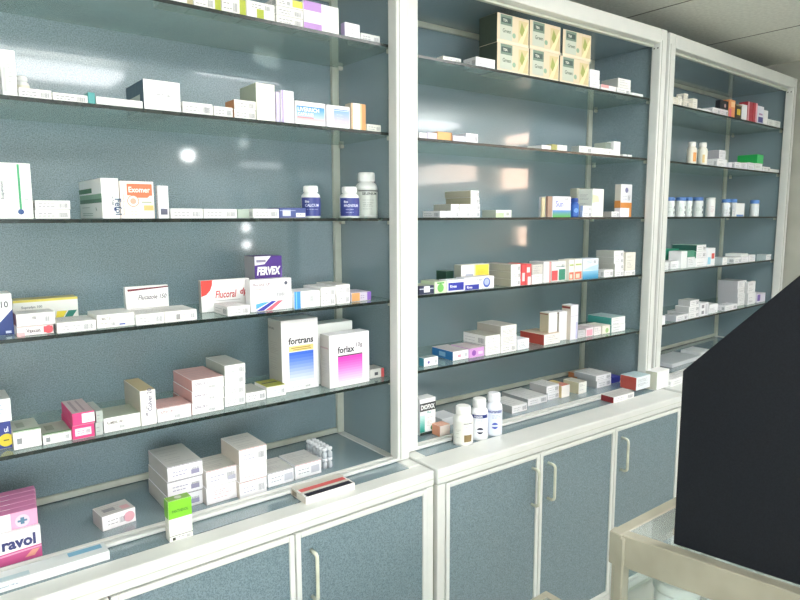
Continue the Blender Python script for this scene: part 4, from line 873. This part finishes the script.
B(3,2,734.5,741,6,'flat white carton left of the one carrying another, fourth right shelf', by=264, c='#f2f2f6', dep=.09)
a=B(3,2,741.5,748,6,'flat white carton carrying a thin one, fourth right shelf', by=263.5, c='#f2f2f6', dep=.09)
B(3,2,741,748,3,'thin white carton lying on a flat one, fourth right shelf', on=a, c='#eef2f0', dep=.09, plain=True)
B(3,2,749,755,7,'small square fronted white carton, second from right end, fourth right shelf', by=263, c='#f2f2f6', dep=.09)
B(3,2,766,771,5.5,'long flat grey topped carton at the right end of the fourth right shelf', by=262, c='#eef0f2', sw=10, side='#b9c6ca', top='#aebabd')
# fifth right
B(3,1,661,665,9,'small white upright packet at the left of the fifth right shelf', by=326, c='#f0f0f4', dep=.04, plain=True)
B(3,1,676,688,6,'flat white carton with dark line, lowest at the left of the fifth right shelf', by=322, c='#f2f2f6', sw=12, side='#b6bac2', top='#b9bdc2')
a=B(3,1,688.8,699,6,'bottom long white carton of three on the fifth right shelf', by=319, c='#f4f4f6', dep=.12)
b=B(3,1,688.8,699,6,'middle long white carton of three on the fifth right shelf', on=a, c='#f4f4f6', sw=14, side='#bfc2c2')
B(3,1,690,699,6,'topmost long white carton of three on the fifth right shelf', on=b, c='#f4f4f6', sw=12, side='#b9bcbc', top='#bcc0bc')
B(3,1,700,708,13,'white carton with grey framed marks, fifth right shelf', by=316.5, c='#eeeef2', plain=True, dep=.10, art=(('r','f',.15,.15,.45,.4,'#8f8f96'),('r','f',.15,.6,.45,.85,'#8f8f96'),('r','f',.6,.1,.9,.9,'#c9c9cf')))
B(3,1,709,717.5,9,'white carton left of the flat one before the big stack, fifth right shelf', by=314, c='#f4f4f8', dep=.10)
B(3,1,725,737,5.5,'flat white carton in front of the big grey sided stack', by=311.5, c='#f4f4f8', dep=.06, sw=1)
p=None
for lab in ('bottom','middle','topmost'):
    kw=dict(d=.05) if p is None else dict(on=p)
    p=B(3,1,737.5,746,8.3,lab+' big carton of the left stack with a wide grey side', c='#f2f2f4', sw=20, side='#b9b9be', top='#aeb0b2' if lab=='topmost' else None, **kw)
p=None
for lab in ('lower','upper'):
    kw=dict(d=.03) if p is None else dict(on=p)
    p=B(3,1,747.5,755,11.5,lab+' white carton of the right pair beside the big grey sided stack', c='#f4f4f6', sw=4, side='#b0b2b4', **kw)
B(3,1,757,765,9,'white carton with a violet end mostly behind the black board', by=303, c='#eae6f2', plain=True, dep=.06, art=(('r','f',0,.2,.35,.9,'#7a5fae'),))
# bottom right
B(3,0,656.5,668.5,18,'upright white carton with a beige side at the left corner of the right unit', d=-.105, c='#f2f3f3', sw=9, side='#c3c5b6', plain=True, dep=.06)
B(3,0,669.5,690,7,'flat white carton lying right of the upright beige sided one', d=-.12, c='#f2f3f3', dep=.06)
B(3,0,672,700,4,'wide flat grey pack lying deeper on the bottom right ledge', d=.07, c='#d9dde0', plain=True, dep=.16, top='#c3c9cc')
B(3,0,700.5,712,4,'flat white pack farthest back before the black board', d=.10, c='#e6e9ea', plain=True, dep=.12)
# ------------------------------------------------------------------ counter, small case and black board
def frame_box(pts, z0, z1, t, top_t, name, label, cat, pane_parts=True):
    """four-cornered glass case on the plan points pts (world), frame thickness t"""
    r = empty(name, (pts[0][0], pts[0][1], 0)); tag(r, label, cat)
    o = Vector((pts[0][0], pts[0][1], 0)); n = len(pts)
    P = [Vector((a, b, 0)) - o for a, b in pts]
    ctr = sum(P, Vector())/n
    for p in P:
        q = p + (ctr-p).normalized()*t*.9
        MB().box(-t/2, t/2, -t/2, t/2, z0, z1-.006, BEIGE, .003, mt=Matrix.Translation((q.x, q.y, 0)) @ Matrix.Rotation(math.atan2((P[1]-P[0]).y, (P[1]-P[0]).x), 4, 'Z')).build('post', r)
    def bar(a, b, za, zb, th, inset, mat, nm, par):
        d = (b-a); L = d.length; ang = math.atan2(d.y, d.x)
        nrm = Vector((-d.y, d.x, 0)).normalized()
        if (ctr-a).dot(nrm) < 0: nrm = -nrm
        oy = 1 if nrm.dot(Vector((-math.sin(ang), math.cos(ang), 0))) > 0 else -1
        y0, y1 = sorted((oy*inset, oy*(inset+th)))
        mt = Matrix.Translation((a.x, a.y, 0)) @ Matrix.Rotation(ang, 4, 'Z')
        return MB().box(0, L, y0, y1, za, zb, mat, .002 if mat is not PANE else 0, mt=mt).build(nm, par)
    for k in range(n):
        a, b = P[k], P[(k+1) % n]
        bar(a, b, z1-top_t+.0004*(k % 2), z1-.0006*(k % 2), t, 0, BEIGE, 'top_rail', r)
        bar(a, b, z0, z0+.06, t, 0, BEIGE, 'bottom_rail', r)
        bar(a, b, z0+.06, z1-top_t, .004, t*.45, PANE, 'glass_side', r)
    mb = MB(); k2 = [p + (ctr-p).normalized()*t*1.25 for p in P]
    lo = [mb.bm.verts.new((p.x, p.y, z1-.008)) for p in k2]; hi = [mb.bm.verts.new((p.x, p.y, z1-.001)) for p in k2]
    i = mb.mi(CTOP)
    for q in [lo[::-1], hi] + [[lo[k], lo[(k+1) % n], hi[(k+1) % n], hi[k]] for k in range(n)]:
        f = mb.bm.faces.new(q); f.material_index = i
    mb.build('glass_top', r)
    for zz in (z0+.07, z0+(z1-z0)*.63):
        mb = MB(); lo = [mb.bm.verts.new((p.x, p.y, zz)) for p in k2]; hi = [mb.bm.verts.new((p.x, p.y, zz+.008)) for p in k2]
        i = mb.mi(CTOP if zz > z0+.1 else ALU)
        for q in [lo[::-1], hi] + [[lo[k], lo[(k+1) % n], hi[(k+1) % n], hi[k]] for k in range(n)]:
            f = mb.bm.faces.new(q); f.material_index = i
        mb.build('case_shelf', r)
    return r, k2, o
CZ = ZB + .10
C0 = Vector((1.228, -.868)); dirn = Vector((.173, -.985)).normalized(); L = 1.25
C1 = C0 + dirn*L; C3 = C0 + Vector((.62, .0)); C2 = C3 + dirn*L
frame_box([tuple(C0), tuple(C3), tuple(C2), tuple(C1)], 0, CZ, .03, .078, 'display_counter', 'glass topped display counter with a beige metal frame, in front of the doors', 'counter')
shelf_z = (CZ)*.63 + .008
# round lidded pots inside the counter
for k, (dx, t_, l) in enumerate(((.075, .10, 'round white lidded pot inside the counter, nearest its far corner'), (.20, .16, 'round white lidded pot inside the counter, right of another'), (.09, .30, 'round white lidded pot inside the counter, nearest the viewer'))):
    c = C0 + Vector((dx, -.02)) + dirn*t_
    r = empty('lidded_pot', (c.x, c.y, shelf_z+.0005)); tag(r, l, 'pot', 'white pots inside the counter')
    MB().lathe([(.040, 0), (.046, .004), (.048, .24), (.046, .242)], ink('#e6e8e4', .3), n=36).build('pot_body', r)
    MB().lathe([(.049, .2425), (.0515, .244), (.0515, .262), (.049, .266), (.030, .267), (.028, .264)], ink('#dfe2dc', .3), n=36).build('lid', r)
# low case next to the counter
pz = ZB - .10
frame_box([(1.185, -.726), (1.185, -1.15), (.70, -1.15), (.70, -.726)], 0, pz, .022, .03, 'glass_case', 'low white framed glass case whose far corner peeks in at the bottom edge', 'case')
# black board standing on the counter
A0 = C0 + dirn*.0 ; 
def on_line(px, z, off):
    """distance along the counter edge where that edge is seen at px"""
    lo, hi = -.1, 1.2
    for _ in range(60):
        m_ = (lo+hi)/2; p = C0 + dirn*m_ + Vector((off, 0))
        if proj((p.x, p.y, z))[0] < px: lo = m_
        else: hi = m_
    return (lo+hi)/2
off = .034
t0 = on_line(674.5, CZ+.05, off); p0 = C0 + dirn*t0 + Vector((off, 0))
def zat(px, py, p):
    lo, hi = 0, 4
    for _ in range(60):
        m_ = (lo+hi)/2
        if proj((p.x, p.y, m_))[1] > py: lo = m_
        else: hi = m_
    return lo
z_a = zat(683, 371, p0)
t1 = on_line(800, 1.3, off); p1 = C0 + dirn*t1 + Vector((off, 0)); z_b = zat(800, 264, p1)
sl = (z_b - z_a)/(t1 - t0); t2 = t0 + .62; z_c = z_a + sl*(t2-t0)
print('board', t0, t1, z_a, z_b, z_c)
z_c = min(z_c, 2.1)
tc = t0 + (z_c - z_a)/sl
mb = MB(); th = .018; i = mb.mi(BLACK)
nrm = Vector((dirn.y*-1, dirn.x)).normalized()
if nrm.x < 0: nrm = -nrm
prof = [(t0, CZ+.0008), (t2, CZ+.0008), (t2, z_c), (tc, z_c), (t0, z_a)] if tc < t2-.01 else [(t0, CZ+.0008), (t2, CZ+.0008), (t2, z_c), (t0, z_a)]
base = C0 + dirn*t0 + Vector((off, 0))
va, vb = [], []
for t_, z_ in prof:
    q = C0 + dirn*t_ + Vector((off, 0)) - base
    va.append(mb.bm.verts.new((q.x, q.y, z_-CZ))); vb.append(mb.bm.verts.new((q.x+nrm.x*th, q.y+nrm.y*th, z_-CZ)))
n = len(prof)
fs = [mb.bm.faces.new(va), mb.bm.faces.new(vb[::-1])] + [mb.bm.faces.new((va[k], va[(k+1) % n], vb[(k+1) % n], vb[k])) for k in range(n)]
bmesh.ops.bevel(mb.bm, geom=list({e for f in fs for e in f.edges}), offset=.0015, segments=1, affect='EDGES')
ob = mb.build('black_board'); ob.location = (base.x, base.y, CZ)
tag(ob, 'large plain black board with a slanted top edge standing on the display counter', 'board')

# ------------------------------------------------------------------ lamps
def lamp(x, y, sx, sy, power, lab):
    r = empty('ceiling_light', (x, y, ZC-.002)); tag(r, lab, 'light', 'slim ceiling lights')
    MB().box(-sx/2, sx/2, -.03, .03, -.055, -.0, ALU, .004).build('lamp_housing', r)
    m = bpy.data.materials.get('lamp_glow')
    if not m:
        m = bpy.data.materials.new('lamp_glow'); m.use_nodes = True; nt = m.node_tree; nt.nodes.clear()
        e = nt.nodes.new('ShaderNodeEmission'); e.inputs['Color'].default_value = (.985, .985, 1, 1); e.inputs['Strength'].default_value = power
        oo = nt.nodes.new('ShaderNodeOutputMaterial'); nt.links.new(e.outputs[0], oo.inputs[0])
    MB().box(-sx/2, sx/2, -sy/2, sy/2, -.095, -.0555, m).build('diffuser', r)
lamp(.35, -2.05, 1.6, .35, 12, 'slim ceiling light above the viewer')
lamp(2.05, -1.3, 1.2, .35, 14, 'slim ceiling light above the counter')
lamp(3.45, -2.45, 1.4, .35, 14, 'unseen added ceiling light brightening the right side')  # added out of view as fill light for the middle and right units
def wall_lamp(x, z, r_, strength, lab):
    r = empty('wall_lamp', (x, YF, z)); tag(r, lab, 'lamp', 'round lamps on the wall facing the shelves')
    rot = Matrix.Rotation(-math.pi/2, 4, 'X')
    o = MB().lathe([(r_*1.2, 0), (r_*1.2, .02), (r_*.9, .03)], ALU, n=24).build('lamp_base', r, mt=rot)
    m = bpy.data.materials.new('bulb_glow'); m.use_nodes = True; nt = m.node_tree; nt.nodes.clear()
    e = nt.nodes.new('ShaderNodeEmission'); e.inputs['Strength'].default_value = strength
    oo = nt.nodes.new('ShaderNodeOutputMaterial'); nt.links.new(e.outputs[0], oo.inputs[0])
    MB().lathe([(r_*math.cos(a*math.pi/16), .0305 + r_*math.sin(a*math.pi/16)) for a in range(8)], m, n=24).build('bulb', r, mt=rot)
wall_lamp(2.355, 2.35, .055, 60, 'bright round wall lamp high on the wall behind the viewer')
wall_lamp(2.955, 1.62, .05, 25, 'upper of two small round wall lamps behind the viewer')
wall_lamp(2.955, 1.43, .05, 25, 'lower of two small round wall lamps behind the viewer')
w = bpy.data.worlds.new('world'); bpy.context.scene.world = w; w.use_nodes = True
nt = w.node_tree; bg = nt.nodes['Background']; bg.inputs['Strength'].default_value = 7
tcw = nt.nodes.new('ShaderNodeTexCoord'); sp = nt.nodes.new('ShaderNodeSeparateXYZ'); nt.links.new(tcw.outputs['Generated'], sp.inputs[0])
rp = nt.nodes.new('ShaderNodeValToRGB'); rp.color_ramp.elements[0].position = .55; rp.color_ramp.elements[0].color = (.95, .98, 1, 1)
rp.color_ramp.elements[1].position = .8; rp.color_ramp.elements[1].color = (3.3, 1.95, 1.3, 1)
nt.links.new(sp.outputs['X'], rp.inputs['Fac']); nt.links.new(rp.outputs['Color'], bg.inputs['Color'])
vs = bpy.context.scene.view_settings; vs.view_transform = 'Standard'; vs.look = 'None'; vs.exposure = 0.58; vs.gamma = 1; vs.use_curve_mapping = False
sc = bpy.context.scene.cycles if hasattr(bpy.context.scene, 'cycles') else None
if sc:
    sc.max_bounces = 12; sc.transparent_max_bounces = 24; sc.diffuse_bounces = 5; sc.glossy_bounces = 5; sc.sample_clamp_indirect = 4
bpy.context.view_layer.update()
